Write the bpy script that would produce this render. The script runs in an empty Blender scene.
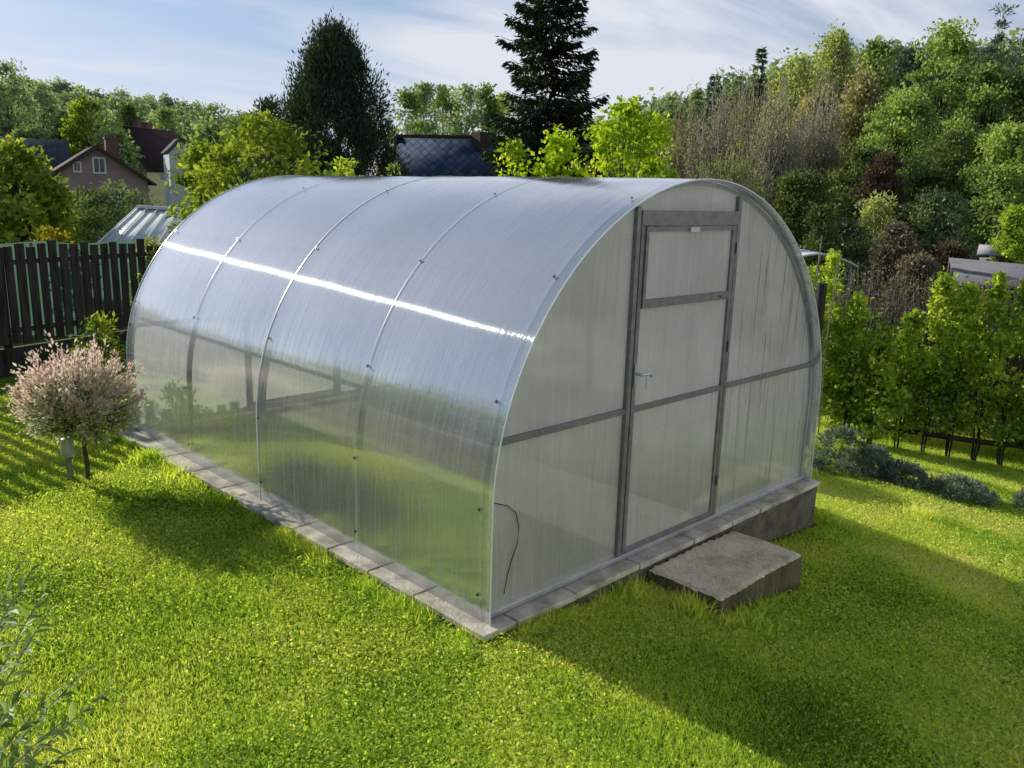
import bpy, math, random
import numpy as np
from mathutils import Vector
R = math.radians
scene = bpy.context.scene
COL = scene.collection
PI = math.pi

# ------------------------------------------------------------------ camera
CAM = np.array([-2.3419, -2.4646, 1.8561])
FW = np.array([0.68799, 0.69156, -0.22007]); FW /= np.linalg.norm(FW)
_r = np.cross(FW, [0, 0, 1]); _r /= np.linalg.norm(_r); _u = np.cross(_r, FW)
ROLL = 0.02952
RX = _r * math.cos(ROLL) + _u * math.sin(ROLL)
UY = -_r * math.sin(ROLL) + _u * math.cos(ROLL)
F = 840.88
def at(px, py, d):
    """world point lying d metres in front of the photographer in that direction"""
    return CAM + d * (FW + RX * (px - 512) / F + UY * (384 - py) / F)
cd = bpy.data.cameras.new('camera'); cam = bpy.data.objects.new('camera', cd); COL.objects.link(cam)
from mathutils import Matrix
m = Matrix(((RX[0], UY[0], -FW[0], CAM[0]), (RX[1], UY[1], -FW[1], CAM[1]), (RX[2], UY[2], -FW[2], CAM[2]), (0, 0, 0, 1)))
cam.matrix_world = m
cd.sensor_width = 36; cd.lens = 36 * F / 1024; cd.clip_start = 0.05; cd.clip_end = 3000
scene.camera = cam

# ------------------------------------------------------------------ ground shape
def sstep(a, b, x):
    t = np.clip((x - a) / (b - a), 0, 1); return t * t * (3 - 2 * t)
def gz(x, y):
    x = np.asarray(x, float); y = np.asarray(y, float)
    xc = np.clip(x, 0, 3)
    z = -0.045 - 0.055 * xc - 0.013 * xc ** 2
    z = z - 0.13 * np.clip(x - 3, 0, 5)
    z = z + 0.075 * np.clip(y, -8, 0) * sstep(-0.5, 2.0, x)
    z = z - 0.03 * np.clip(x - 8, 0, 20) - 0.05 * np.clip(y - 7, 0, 25) * (1 - 0.6 * sstep(0, 8, x))
    z = z + 0.008 * np.sin(x * 2.1 + 1) * np.cos(y * 1.7) + 0.006 * np.sin(x * 4.3 - y * 3.1)
    r = np.hypot(x, y)
    return z + (-2.2 - z) * sstep(15, 45, r)
def gzf(x, y): return float(gz(x, y))

# ------------------------------------------------------------------ tagging
def tag(o, label=None, cat=None, group=None, kind=None):
    if label: o['label'] = label
    if cat: o['category'] = cat
    if group: o['group'] = group
    if kind: o['kind'] = kind
    return o
def empty(name, loc, label=None, cat=None, group=None):
    o = bpy.data.objects.new(name, None); COL.objects.link(o); o.location = tuple(float(v) for v in loc)
    o.empty_display_size = 0.1
    return tag(o, label, cat, group)

# ------------------------------------------------------------------ mesh building
class MB:
    def __init__(self): self.v = []; self.f = []; self.n = 0
    def add(self, V, Fc):
        V = np.asarray(V, float).reshape(-1, 3); self.v.append(V)
        for f in Fc: self.f.append([i + self.n for i in f])
        self.n += len(V)
    def box(self, lo, hi, M=None):
        x0, y0, z0 = lo; x1, y1, z1 = hi
        V = np.array([(x0,y0,z0),(x1,y0,z0),(x1,y1,z0),(x0,y1,z0),(x0,y0,z1),(x1,y0,z1),(x1,y1,z1),(x0,y1,z1)], float)
        if M is not None: V = M(V)
        self.add(V, [(0,3,2,1),(4,5,6,7),(0,1,5,4),(1,2,6,5),(2,3,7,6),(3,0,4,7)])
    def tube(self, pts, rad, n=6, caps=True):
        pts = np.asarray(pts, float); k = len(pts)
        rad = np.full(k, rad, float) if np.isscalar(rad) else np.asarray(rad, float)
        T = np.gradient(pts, axis=0); T /= np.linalg.norm(T, axis=1)[:, None] + 1e-9
        up = np.array([0, 0, 1.0]) if abs(T[0][2]) < .9 else np.array([1.0, 0, 0])
        A = np.cross(T, up); A /= np.linalg.norm(A, axis=1)[:, None] + 1e-9; B = np.cross(T, A)
        a = np.arange(n) * 2 * PI / n
        V = pts[:, None, :] + rad[:, None, None] * (np.cos(a)[None, :, None] * A[:, None, :] + np.sin(a)[None, :, None] * B[:, None, :])
        Fc = [(i*n+j, i*n+(j+1) % n, (i+1)*n+(j+1) % n, (i+1)*n+j) for i in range(k-1) for j in range(n)]
        if caps: Fc += [tuple(range(n)), tuple(range((k-1)*n, k*n))]
        self.add(V.reshape(-1, 3), Fc)
    def bar(self, a, b, w, h=None, up=(0, 0, 1)):
        h = w if h is None else h
        a = np.array(a, float); b = np.array(b, float); d = b - a; d /= np.linalg.norm(d)
        up = np.array(up, float)
        if abs(d @ up) > .95: up = np.array([0, 1.0, 0])
        s = np.cross(d, up); s /= np.linalg.norm(s); u = np.cross(s, d)
        V = [p + i * s * w / 2 + j * u * h / 2 for p in (a, b) for i, j in ((-1,-1),(1,-1),(1,1),(-1,1))]
        self.add(V, [(0,3,2,1),(4,5,6,7),(0,1,5,4),(1,2,6,5),(2,3,7,6),(3,0,4,7)])
    def build(self, name, mat, parent=None, smooth=False, bevel=0, loc=None):
        me = bpy.data.meshes.new(name)
        V = np.concatenate(self.v)
        if parent is not None:
            V = V - np.array(world_loc(parent))
        if loc is not None: V = V - np.array(loc)
        me.from_pydata([tuple(v) for v in V], [], self.f); me.update()
        o = bpy.data.objects.new(name, me); COL.objects.link(o)
        me.materials.append(mat)
        if parent is not None: o.parent = parent
        if loc is not None: o.location = tuple(float(q) for q in loc)
        if smooth: me.polygons.foreach_set('use_smooth', [True] * len(me.polygons))
        if bevel:
            b = o.modifiers.new('bevel', 'BEVEL'); b.width = bevel; b.segments = 2; b.limit_method = 'ANGLE'
        return o
def world_loc(o):
    l = Vector((0, 0, 0))
    while o is not None: l += Vector(o.location); o = o.parent
    return l
def np_mesh(name, V, Fidx, nper, mat, parent=None, attr=None, loc=None, smooth=False):
    """fast mesh from numpy: V (n,3), Fidx (m,nper)"""
    me = bpy.data.meshes.new(name)
    V = np.ascontiguousarray(V, dtype=np.float32)
    if parent is not None: V = V - np.array(world_loc(parent), dtype=np.float32)
    if loc is not None: V = V - np.array(loc, dtype=np.float32)
    me.vertices.add(len(V)); me.vertices.foreach_set('co', V.ravel())
    m_ = len(Fidx); me.loops.add(m_ * nper); me.loops.foreach_set('vertex_index', np.ascontiguousarray(Fidx, dtype=np.int32).ravel())
    me.polygons.add(m_); me.polygons.foreach_set('loop_start', np.arange(m_, dtype=np.int32) * nper)
    try: me.polygons.foreach_set('loop_total', np.full(m_, nper, dtype=np.int32))
    except Exception: pass
    if smooth: me.polygons.foreach_set('use_smooth', np.ones(m_, dtype=bool))
    if attr is not None:
        a = me.attributes.new('rnd', 'FLOAT', 'FACE'); a.data.foreach_set('value', np.ascontiguousarray(attr, dtype=np.float32))
    me.update(calc_edges=True); me.materials.append(mat)
    o = bpy.data.objects.new(name, me); COL.objects.link(o)
    if parent is not None: o.parent = parent
    if loc is not None: o.location = tuple(float(q) for q in loc)
    return o

def leaf_arrays(P, D, N, L, Wd, fold=.25, attr=None, rng=None):
    """folded leaves: P base points, D directions, N normals, L lengths, Wd widths"""
    D = D / (np.linalg.norm(D, axis=1)[:, None] + 1e-9)
    S = np.cross(D, N); S /= np.linalg.norm(S, axis=1)[:, None] + 1e-9; N = np.cross(S, D)
    L = L[:, None]; Wd = Wd[:, None]
    mid = P + D * L * .45
    V = np.stack([P, mid + S * Wd * .5 + N * Wd * fold, P + D * L, mid - S * Wd * .5 + N * Wd * fold], 1).reshape(-1, 3)
    n = len(P); b = np.arange(n, dtype=np.int64) * 4
    Fi = np.stack([np.stack([b, b+1, b+2], 1), np.stack([b, b+2, b+3], 1)], 1).reshape(-1, 3)
    at_ = None if attr is None else np.repeat(attr, 2)
    return V, Fi, at_
def rand_dirs(rng, n):
    v = rng.normal(size=(n, 3)); return v / np.linalg.norm(v, axis=1)[:, None]

# ------------------------------------------------------------------ materials
def newmat(name):
    m_ = bpy.data.materials.new(name); m_.use_nodes = True; nt = m_.node_tree; nt.nodes.clear()
    out = nt.nodes.new('ShaderNodeOutputMaterial'); return m_, nt, out
def N(nt, t, **kw):
    n = nt.nodes.new(t)
    for k, v in kw.items():
        if k.startswith('i_'):
            key = k[2:]
            key = int(key) if key.isdigit() else key.replace('_', ' ')
            n.inputs[key].default_value = v
        else: setattr(n, k, v)
    return n
def LK(nt, a, b): nt.links.new(a, b)
def ramp(nt, src, stops, interp='LINEAR'):
    r = nt.nodes.new('ShaderNodeValToRGB'); r.color_ramp.interpolation = interp
    el = r.color_ramp.elements
    el[0].position = stops[0][0]; el[0].color = (*stops[0][1], 1)
    el[1].position = stops[-1][0]; el[1].color = (*stops[-1][1], 1)
    for p, c in stops[1:-1]:
        e = el.new(p); e.color = (*c, 1)
    LK(nt, src, r.inputs[0]); return r
LG = 2.5
FAR = {'distant_leaves': 1.55, 'hazy_leaves': 1.6, 'olive_leaves': 1.6, 'lush_leaves': 1.7, 'tan_spring_leaves': 1.2, 'birch_leaves': 1.2, 'dark_leaves': 2.1, 'grey_green_leaves': 1.35, 'dusky_leaves': 1.25, 'pine_needles': 1.2, 'hedge_leaves': 1.15, 'silvery_lance_leaves': 1.0}  # lightens leaf colour per material; on far trees it paints in haze
def leafmat(name, cols, trans=.4, gloss=.018, rough=.5, nscale=1.5, tcol=(1.25, 1.2, .55), patch=.35):
    m_, nt, out = newmat(name)
    a = N(nt, 'ShaderNodeAttribute', attribute_name='rnd')
    geo = N(nt, 'ShaderNodeNewGeometry')
    noi = N(nt, 'ShaderNodeTexNoise', i_Scale=nscale, i_Detail=2.0); LK(nt, geo.outputs['Position'], noi.inputs['Vector'])
    mx = N(nt, 'ShaderNodeMath', operation='MULTIPLY_ADD', i_1=patch * 3, i_2=-.5 * patch * 3); LK(nt, noi.outputs[0], mx.inputs[0])
    ad = N(nt, 'ShaderNodeMath', operation='ADD', use_clamp=True); LK(nt, a.outputs['Fac'], ad.inputs[0]); LK(nt, mx.outputs[0], ad.inputs[1])
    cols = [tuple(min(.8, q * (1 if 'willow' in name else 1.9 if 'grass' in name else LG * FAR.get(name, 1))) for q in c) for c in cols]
    k = len(cols); rp = ramp(nt, ad.outputs[0], [(i / (k - 1), c) for i, c in enumerate(cols)])
    d = N(nt, 'ShaderNodeBsdfDiffuse'); LK(nt, rp.outputs[0], d.inputs[0])
    tm = N(nt, 'ShaderNodeMix', data_type='RGBA', blend_type='MULTIPLY'); tm.inputs[0].default_value = 1
    LK(nt, rp.outputs[0], tm.inputs[6]); tm.inputs[7].default_value = (*tcol, 1)
    t = N(nt, 'ShaderNodeBsdfTranslucent'); LK(nt, tm.outputs[2], t.inputs[0])
    ms = N(nt, 'ShaderNodeMixShader'); ms.inputs[0].default_value = trans
    LK(nt, d.outputs[0], ms.inputs[1]); LK(nt, t.outputs[0], ms.inputs[2])
    g = N(nt, 'ShaderNodeBsdfGlossy', i_Roughness=rough)
    m2 = N(nt, 'ShaderNodeMixShader'); m2.inputs[0].default_value = gloss
    LK(nt, ms.outputs[0], m2.inputs[1]); LK(nt, g.outputs[0], m2.inputs[2]); LK(nt, m2.outputs[0], out.inputs[0])
    return m_
def solid(name, c1, c2=None, scale=8, rough=.8, metal=0, bump=0, bscale=40, spec=.3, detail=4, stretch=None, contrast=(.35, .65)):
    m_, nt, out = newmat(name)
    b = N(nt, 'ShaderNodeBsdfPrincipled', i_Roughness=rough, i_Metallic=metal); b.inputs['Specular IOR Level'].default_value = spec
    tc = N(nt, 'ShaderNodeNewGeometry'); src = tc.outputs['Position']
    if stretch:
        mp = N(nt, 'ShaderNodeMapping'); mp.inputs['Scale'].default_value = stretch; LK(nt, src, mp.inputs[0]); src = mp.outputs[0]
    n = N(nt, 'ShaderNodeTexNoise', i_Scale=scale, i_Detail=float(detail), i_Roughness=.6); LK(nt, src, n.inputs['Vector'])
    rp = ramp(nt, n.outputs[0], [(contrast[0], c1), (contrast[1], c2 or c1)]); LK(nt, rp.outputs[0], b.inputs['Base Color'])
    if bump:
        n2 = N(nt, 'ShaderNodeTexNoise', i_Scale=bscale, i_Detail=3.0); LK(nt, src, n2.inputs['Vector'])
        bp = N(nt, 'ShaderNodeBump', i_Strength=bump, i_Distance=.01); LK(nt, n2.outputs[0], bp.inputs['Height']); LK(nt, bp.outputs[0], b.inputs['Normal'])
    LK(nt, b.outputs[0], out.inputs[0]); return m_

# polycarbonate twin-wall sheet. u runs across the ribs (metres), v along them
def polymat(name, ax, tr=.30, tl=.42, df=.28, gl=1.5, tcol=(.97, .98, .98), dcol=(.75, .78, .78), stain=(.42, .45, .40), streakw=.22, dirt=.5, gain=.0, high=0):
    m_, nt, out = newmat(name)
    uv = N(nt, 'ShaderNodeUVMap', uv_map='UVMap')
    sep = N(nt, 'ShaderNodeSeparateXYZ'); LK(nt, uv.outputs[0], sep.inputs[0])
    def noise(sx, sy, sc, det=3.0, rgh=.55):
        mp = N(nt, 'ShaderNodeMapping'); mp.inputs['Scale'].default_value = (sx, sy, 1); LK(nt, uv.outputs[0], mp.inputs[0])
        n = N(nt, 'ShaderNodeTexNoise', i_Scale=sc, i_Detail=det, i_Roughness=rgh); LK(nt, mp.outputs[0], n.inputs['Vector']); return n
    drip = noise(26, .8, 2.2, 4.0, .7)      # runs of water along the ribs
    blot = noise(1, 1, 2.3, 5.0, .6)
    spk = noise(1, .6, 150, 1.0)
    dr = ramp(nt, drip.outputs[0], [(.46, (0, 0, 0)), (.70, (1, 1, 1))])
    sr = ramp(nt, spk.outputs[0], [(.60, (0, 0, 0)), (.68, (1, 1, 1))])
    br = ramp(nt, blot.outputs[0], [(.35, (0, 0, 0)), (.7, (1, 1, 1))])
    # normal spread across the ribs
    rib = noise(900, 1.5, 1, 0.0); rib2 = noise(1, 1, 35, 1.0)
    geo = N(nt, 'ShaderNodeNewGeometry')
    def tilt(src, amp):
        s = N(nt, 'ShaderNodeMath', operation='MULTIPLY_ADD', i_1=amp, i_2=-amp * .5); LK(nt, src, s.inputs[0])
        c = N(nt, 'ShaderNodeCombineXYZ'); LK(nt, s.outputs[0], c.inputs[ax])
        a = N(nt, 'ShaderNodeVectorMath', operation='ADD'); LK(nt, geo.outputs['Normal'], a.inputs[0]); LK(nt, c.outputs[0], a.inputs[1])
        n = N(nt, 'ShaderNodeVectorMath', operation='NORMALIZE'); LK(nt, a.outputs[0], n.inputs[0]); return n.outputs[0]
    tan = N(nt, 'ShaderNodeTangent', direction_type='UV_MAP', uv_map='UVMap')
    g1 = N(nt, 'ShaderNodeBsdfAnisotropic', distribution='BECKMANN', i_Roughness=.085, i_Anisotropy=-.6); g1.inputs['Color'].default_value = (.95, .97, 1, 1)
    LK(nt, tan.outputs[0], g1.inputs['Tangent']); LK(nt, tilt(rib.outputs[0], .30), g1.inputs['Normal'])
    g2 = N(nt, 'ShaderNodeBsdfAnisotropic', distribution='GGX', i_Roughness=.085, i_Anisotropy=-.5); g2.inputs['Color'].default_value = (1, 1, 1, 1)
    LK(nt, tan.outputs[0], g2.inputs['Tangent']); LK(nt, tilt(rib.outputs[0], 1.3), g2.inputs['Normal'])
    gm = N(nt, 'ShaderNodeMixShader'); gm.inputs[0].default_value = streakw; LK(nt, g1.outputs[0], gm.inputs[1]); LK(nt, g2.outputs[0], gm.inputs[2])
    # body
    T = N(nt, 'ShaderNodeBsdfTransparent'); T.inputs[0].default_value = (*tcol, 1)
    dc = N(nt, 'ShaderNodeMix', data_type='RGBA'); dc.inputs[6].default_value = (*dcol, 1); dc.inputs[7].default_value = (*stain, 1)
    dm = N(nt, 'ShaderNodeMath', operation='MULTIPLY', i_1=dirt); LK(nt, br.outputs[0], dm.inputs[0]); LK(nt, dm.outputs[0], dc.inputs[0])
    if ax == 0:
        d2 = noise(14, .45, 2.6, 5.0, .75); r2 = ramp(nt, d2.outputs[0], [(.53, (0, 0, 0)), (.62, (.95, .95, .95))])
        px_ = N(nt, 'ShaderNodeMapRange'); LK(nt, sep.outputs[0], px_.inputs[0]); px_.inputs[1].default_value = 1.7; px_.inputs[2].default_value = 2.1; px_.inputs[3].default_value = .12; px_.inputs[4].default_value = .85
        m5 = N(nt, 'ShaderNodeMath', operation='MULTIPLY'); LK(nt, r2.outputs[0], m5.inputs[0]); LK(nt, px_.outputs[0], m5.inputs[1])
        d3 = N(nt, 'ShaderNodeMix', data_type='RGBA'); LK(nt, m5.outputs[0], d3.inputs[0]); LK(nt, dc.outputs[2], d3.inputs[6]); d3.inputs[7].default_value = (.34, .35, .31, 1)
        # algae low down
        al = N(nt, 'ShaderNodeMapRange', interpolation_type='SMOOTHSTEP'); LK(nt, sep.outputs[1], al.inputs[0]); al.inputs[1].default_value = .05; al.inputs[2].default_value = .75; al.inputs[3].default_value = .55; al.inputs[4].default_value = 0
        a2 = N(nt, 'ShaderNodeMath', operation='MULTIPLY'); LK(nt, al.outputs[0], a2.inputs[0]); LK(nt, blot.outputs[0], a2.inputs[1])
        dc = N(nt, 'ShaderNodeMix', data_type='RGBA'); LK(nt, a2.outputs[0], dc.inputs[0]); LK(nt, d3.outputs[2], dc.inputs[6]); dc.inputs[7].default_value = (.62, .76, .45, 1)
    TL = N(nt, 'ShaderNodeBsdfTranslucent'); LK(nt, dc.outputs[2], TL.inputs[0])
    DF = N(nt, 'ShaderNodeBsdfDiffuse'); LK(nt, dc.outputs[2], DF.inputs[0])
    b1 = N(nt, 'ShaderNodeMixShader'); b1.inputs[0].default_value = df / (df + tl); LK(nt, TL.outputs[0], b1.inputs[1]); LK(nt, DF.outputs[0], b1.inputs[2])
    # share of straight see-through, less where droplets and drips sit
    s1 = N(nt, 'ShaderNodeMath', operation='MULTIPLY_ADD', i_1=(.30 if ax else .14) * (1 - tr), i_2=1 - tr); LK(nt, dr.outputs[0], s1.inputs[0])
    s2 = N(nt, 'ShaderNodeMath', operation='MULTIPLY_ADD', i_1=.16, use_clamp=True); LK(nt, sr.outputs[0], s2.inputs[0]); LK(nt, s1.outputs[0], s2.inputs[2])
    if high:   # upper part is dustier and more frosted than the washed lower wall
        ps = N(nt, 'ShaderNodeSeparateXYZ'); LK(nt, geo.outputs['Position'], ps.inputs[0])
        hr = N(nt, 'ShaderNodeMapRange', interpolation_type='SMOOTHSTEP'); LK(nt, ps.outputs[2], hr.inputs[0]); hr.inputs[1].default_value = .55; hr.inputs[2].default_value = 1.2; hr.inputs[3].default_value = 0; hr.inputs[4].default_value = high
        s3 = N(nt, 'ShaderNodeMath', operation='ADD', use_clamp=True); LK(nt, s2.outputs[0], s3.inputs[0]); LK(nt, hr.outputs[0], s3.inputs[1])
        xr = N(nt, 'ShaderNodeMapRange', interpolation_type='SMOOTHSTEP'); LK(nt, ps.outputs[0], xr.inputs[0]); xr.inputs[1].default_value = 1.8; xr.inputs[2].default_value = 2.4; xr.inputs[3].default_value = 0; xr.inputs[4].default_value = .38
        s7 = N(nt, 'ShaderNodeMath', operation='ADD', use_clamp=True); LK(nt, s3.outputs[0], s7.inputs[0]); LK(nt, xr.outputs[0], s7.inputs[1]); s3 = s7
        # pressed line where the sheet lies on each rib, and the free lip in front of the end wall
        fr_ = N(nt, 'ShaderNodeMath', operation='PINGPONG', i_1=.5); LK(nt, ps.outputs[1], fr_.inputs[0])
        ln = N(nt, 'ShaderNodeMapRange'); LK(nt, fr_.outputs[0], ln.inputs[0]); ln.inputs[1].default_value = .006; ln.inputs[2].default_value = .013; ln.inputs[3].default_value = .35; ln.inputs[4].default_value = 0
        s4 = N(nt, 'ShaderNodeMath', operation='ADD', use_clamp=True); LK(nt, s3.outputs[0], s4.inputs[0]); LK(nt, ln.outputs[0], s4.inputs[1])
        lp = N(nt, 'ShaderNodeMapRange'); LK(nt, ps.outputs[1], lp.inputs[0]); lp.inputs[1].default_value = .035; lp.inputs[2].default_value = .045; lp.inputs[3].default_value = .45; lp.inputs[4].default_value = 1
        s5 = N(nt, 'ShaderNodeMath', operation='MULTIPLY'); LK(nt, s4.outputs[0], s5.inputs[0]); LK(nt, lp.outputs[0], s5.inputs[1]); s2 = s5
    if ax == 0:   # clearer towards the bottom where rain washes it
        lo = N(nt, 'ShaderNodeMapRange', interpolation_type='SMOOTHSTEP'); LK(nt, sep.outputs[1], lo.inputs[0]); lo.inputs[1].default_value = .15; lo.inputs[2].default_value = .85; lo.inputs[3].default_value = -.22; lo.inputs[4].default_value = 0
        s6 = N(nt, 'ShaderNodeMath', operation='ADD', use_clamp=True); LK(nt, s2.outputs[0], s6.inputs[0]); LK(nt, lo.outputs[0], s6.inputs[1]); s2 = s6
    b2 = N(nt, 'ShaderNodeMixShader'); LK(nt, s2.outputs[0], b2.inputs[0]); LK(nt, T.outputs[0], b2.inputs[1]); LK(nt, b1.outputs[0], b2.inputs[2])
    fr = N(nt, 'ShaderNodeFresnel', i_IOR=gl)
    fm = N(nt, 'ShaderNodeMath', operation='MULTIPLY_ADD', i_1=1.0, i_2=gain, use_clamp=True); LK(nt, fr.outputs[0], fm.inputs[0])
    # dried droplets and run marks kill part of the mirror
    kk = N(nt, 'ShaderNodeMath', operation='MULTIPLY_ADD', i_1=-.45, i_2=1.0); LK(nt, dr.outputs[0], kk.inputs[0])
    k3 = N(nt, 'ShaderNodeMath', operation='MULTIPLY_ADD', i_1=-.35, use_clamp=True); LK(nt, sr.outputs[0], k3.inputs[0]); LK(nt, kk.outputs[0], k3.inputs[2])
    fk = N(nt, 'ShaderNodeMath', operation='MULTIPLY'); LK(nt, fm.outputs[0], fk.inputs[0]); LK(nt, k3.outputs[0], fk.inputs[1]); fm = fk
    ms = N(nt, 'ShaderNodeMixShader'); LK(nt, fm.outputs[0], ms.inputs[0]); LK(nt, b2.outputs[0], ms.inputs[1]); LK(nt, gm.outputs[0], ms.inputs[2])
    LK(nt, ms.outputs[0], out.inputs[0]); return m_

M = {}
M['roof'] = polymat('polycarbonate_roof', 1, tr=.47, tl=.38, df=.28, gl=1.65, gain=.38, streakw=.07, high=.48, dcol=(.93,.955,1.0), dirt=.22)
M['end'] = polymat('polycarbonate_end', 0, tr=.14, tl=.46, df=.40, gl=1.4, streakw=.2, dcol=(.98,.985,.97), stain=(.50, .53, .47), dirt=.38)
M['rear'] = polymat('polycarbonate_rear', 0, tr=.12, tl=.72, df=.08, gl=1.35, dcol=(.99,.99,.97), dirt=.1)
M['steel'] = solid('galvanised_steel', (.30, .32, .33), (.42, .44, .45), scale=30, rough=.5, metal=.6)
M['steel_dark'] = solid('grey_steel_frame', (.19, .195, .20), (.27, .275, .28), scale=20, rough=.45, metal=.4)
M['alu'] = solid('bright_sill', (.55, .57, .6), (.7, .72, .75), scale=14, rough=.35, metal=.7)
M['screw'] = solid('screw_metal', (.25, .27, .3), rough=.3, metal=1)
M['trim'] = solid('clear_plastic_edge', (.72, .76, .82), (.8, .83, .88), rough=.3, spec=.6)
M['concrete'] = solid('concrete_slab', (.16, .145, .12), (.30, .27, .225), scale=9, rough=.95, bump=.5, bscale=60, detail=8)
M['slabs'] = solid('pale_paving', (.34, .32, .25), (.80, .73, .61), scale=7, rough=.9, bump=.4, bscale=70, detail=7)
M['wall_conc'] = solid('weathered_concrete', (.085, .075, .06), (.19, .17, .14), scale=10, rough=.95, bump=.6, bscale=50, detail=8)
def stepmat():
    m_, nt, out = newmat('aggregate_concrete'); b = N(nt, 'ShaderNodeBsdfPrincipled', i_Roughness=.95); geo = N(nt, 'ShaderNodeNewGeometry')
    n1 = N(nt, 'ShaderNodeTexNoise', i_Scale=150.0, i_Detail=3.0); n2 = N(nt, 'ShaderNodeTexNoise', i_Scale=5.0, i_Detail=7.0, i_Roughness=.65); n3 = N(nt, 'ShaderNodeTexVoronoi', i_Scale=95.0)
    for n in (n1, n2, n3): LK(nt, geo.outputs['Position'], n.inputs['Vector'])
    r1 = ramp(nt, n2.outputs[0], [(.32, (.44, .37, .27)), (.5, (.74, .64, .48)), (.7, (.95, .84, .66))]); r2 = ramp(nt, n1.outputs[0], [(.36, (.75, .73, .7)), (.62, (1.15, 1.13, 1.1))])
    r3 = ramp(nt, n3.outputs[0], [(.1, (1.1, 1.08, 1.05)), (.55, (.92, .9, .88))])
    a = N(nt, 'ShaderNodeMix', data_type='RGBA', blend_type='MULTIPLY'); a.inputs[0].default_value = 1; LK(nt, r1.outputs[0], a.inputs[6]); LK(nt, r2.outputs[0], a.inputs[7])
    c = N(nt, 'ShaderNodeMix', data_type='RGBA', blend_type='MULTIPLY'); c.inputs[0].default_value = 1; LK(nt, a.outputs[2], c.inputs[6]); LK(nt, r3.outputs[0], c.inputs[7])
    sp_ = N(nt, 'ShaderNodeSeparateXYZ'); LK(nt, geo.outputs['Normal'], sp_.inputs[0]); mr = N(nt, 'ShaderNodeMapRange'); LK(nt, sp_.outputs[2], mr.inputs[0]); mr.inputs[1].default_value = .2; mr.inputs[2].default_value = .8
    dk = N(nt, 'ShaderNodeMix', data_type='RGBA', blend_type='MULTIPLY'); dk.inputs[0].default_value = 1; LK(nt, c.outputs[2], dk.inputs[6]); dk.inputs[7].default_value = (.20, .19, .16, 1)   # flanks coloured darker than the top
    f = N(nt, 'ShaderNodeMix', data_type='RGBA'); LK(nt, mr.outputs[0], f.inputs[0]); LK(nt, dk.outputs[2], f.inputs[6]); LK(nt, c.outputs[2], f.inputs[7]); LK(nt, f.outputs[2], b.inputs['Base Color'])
    bp = N(nt, 'ShaderNodeBump', i_Strength=.35, i_Distance=.004); LK(nt, n3.outputs[0], bp.inputs['Height']); LK(nt, bp.outputs[0], b.inputs['Normal']); LK(nt, b.outputs[0], out.inputs[0]); return m_
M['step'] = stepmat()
M['soil'] = solid('mossy_soil', (.035, .05, .015), (.08, .10, .03), scale=14, rough=1, bump=.8, bscale=50)
M['path'] = solid('sand_path', (.50, .45, .38), (.66, .60, .52), scale=10, rough=1, bump=.4)
M['fence'] = solid('dark_stained_wood', (.010, .009, .008), (.060, .050, .042), scale=6, rough=.75, stretch=(5, 5, .5))
M['mesh_green'] = solid('green_screen', (.05, .16, .11), (.10, .26, .18), scale=4, rough=.8)
M['bark'] = solid('bark', (.06, .048, .036), (.13, .11, .085), scale=20, rough=.95, stretch=(3, 3, .6), bump=.5)
M['bark_dark'] = solid('dark_bark', (.022, .018, .014), (.05, .042, .033), scale=20, rough=.95)
M['bark_pale'] = solid('pale_bark', (.22, .20, .165), (.36, .33, .28), scale=12, rough=.9)
M['twig'] = solid('bare_twigs', (.27, .20, .14), (.44, .35, .25), scale=3, rough=.95)
M['twig_grey'] = solid('grey_twigs', (.11, .10, .085), (.19, .175, .15), scale=3, rough=.95)

# ground material: grass soil seen between the blades
def groundmat():
    m_, nt, out = newmat('lawn_ground')
    geo = N(nt, 'ShaderNodeNewGeometry')
    n1 = N(nt, 'ShaderNodeTexNoise', i_Scale=.8, i_Detail=5.0); LK(nt, geo.outputs['Position'], n1.inputs['Vector'])
    n2 = N(nt, 'ShaderNodeTexNoise', i_Scale=45.0, i_Detail=6.0, i_Roughness=.7); LK(nt, geo.outputs['Position'], n2.inputs['Vector'])
    r1 = ramp(nt, n1.outputs[0], [(.3, (.09, .14, .025)), (.7, (.20, .27, .045))])
    r2 = ramp(nt, n2.outputs[0], [(.3, (.35, .35, .35)), (.7, (1.2, 1.2, 1.1))])
    mx = N(nt, 'ShaderNodeMix', data_type='RGBA', blend_type='MULTIPLY'); mx.inputs[0].default_value = 1
    LK(nt, r1.outputs[0], mx.inputs[6]); LK(nt, r2.outputs[0], mx.inputs[7])
    b = N(nt, 'ShaderNodeBsdfDiffuse'); LK(nt, mx.outputs[2], b.inputs[0])
    bp = N(nt, 'ShaderNodeBump', i_Strength=1.0, i_Distance=.03); LK(nt, n2.outputs[0], bp.inputs['Height']); LK(nt, bp.outputs[0], b.inputs['Normal'])
    LK(nt, b.outputs[0], out.inputs[0]); return m_
M['ground'] = groundmat()

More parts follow.
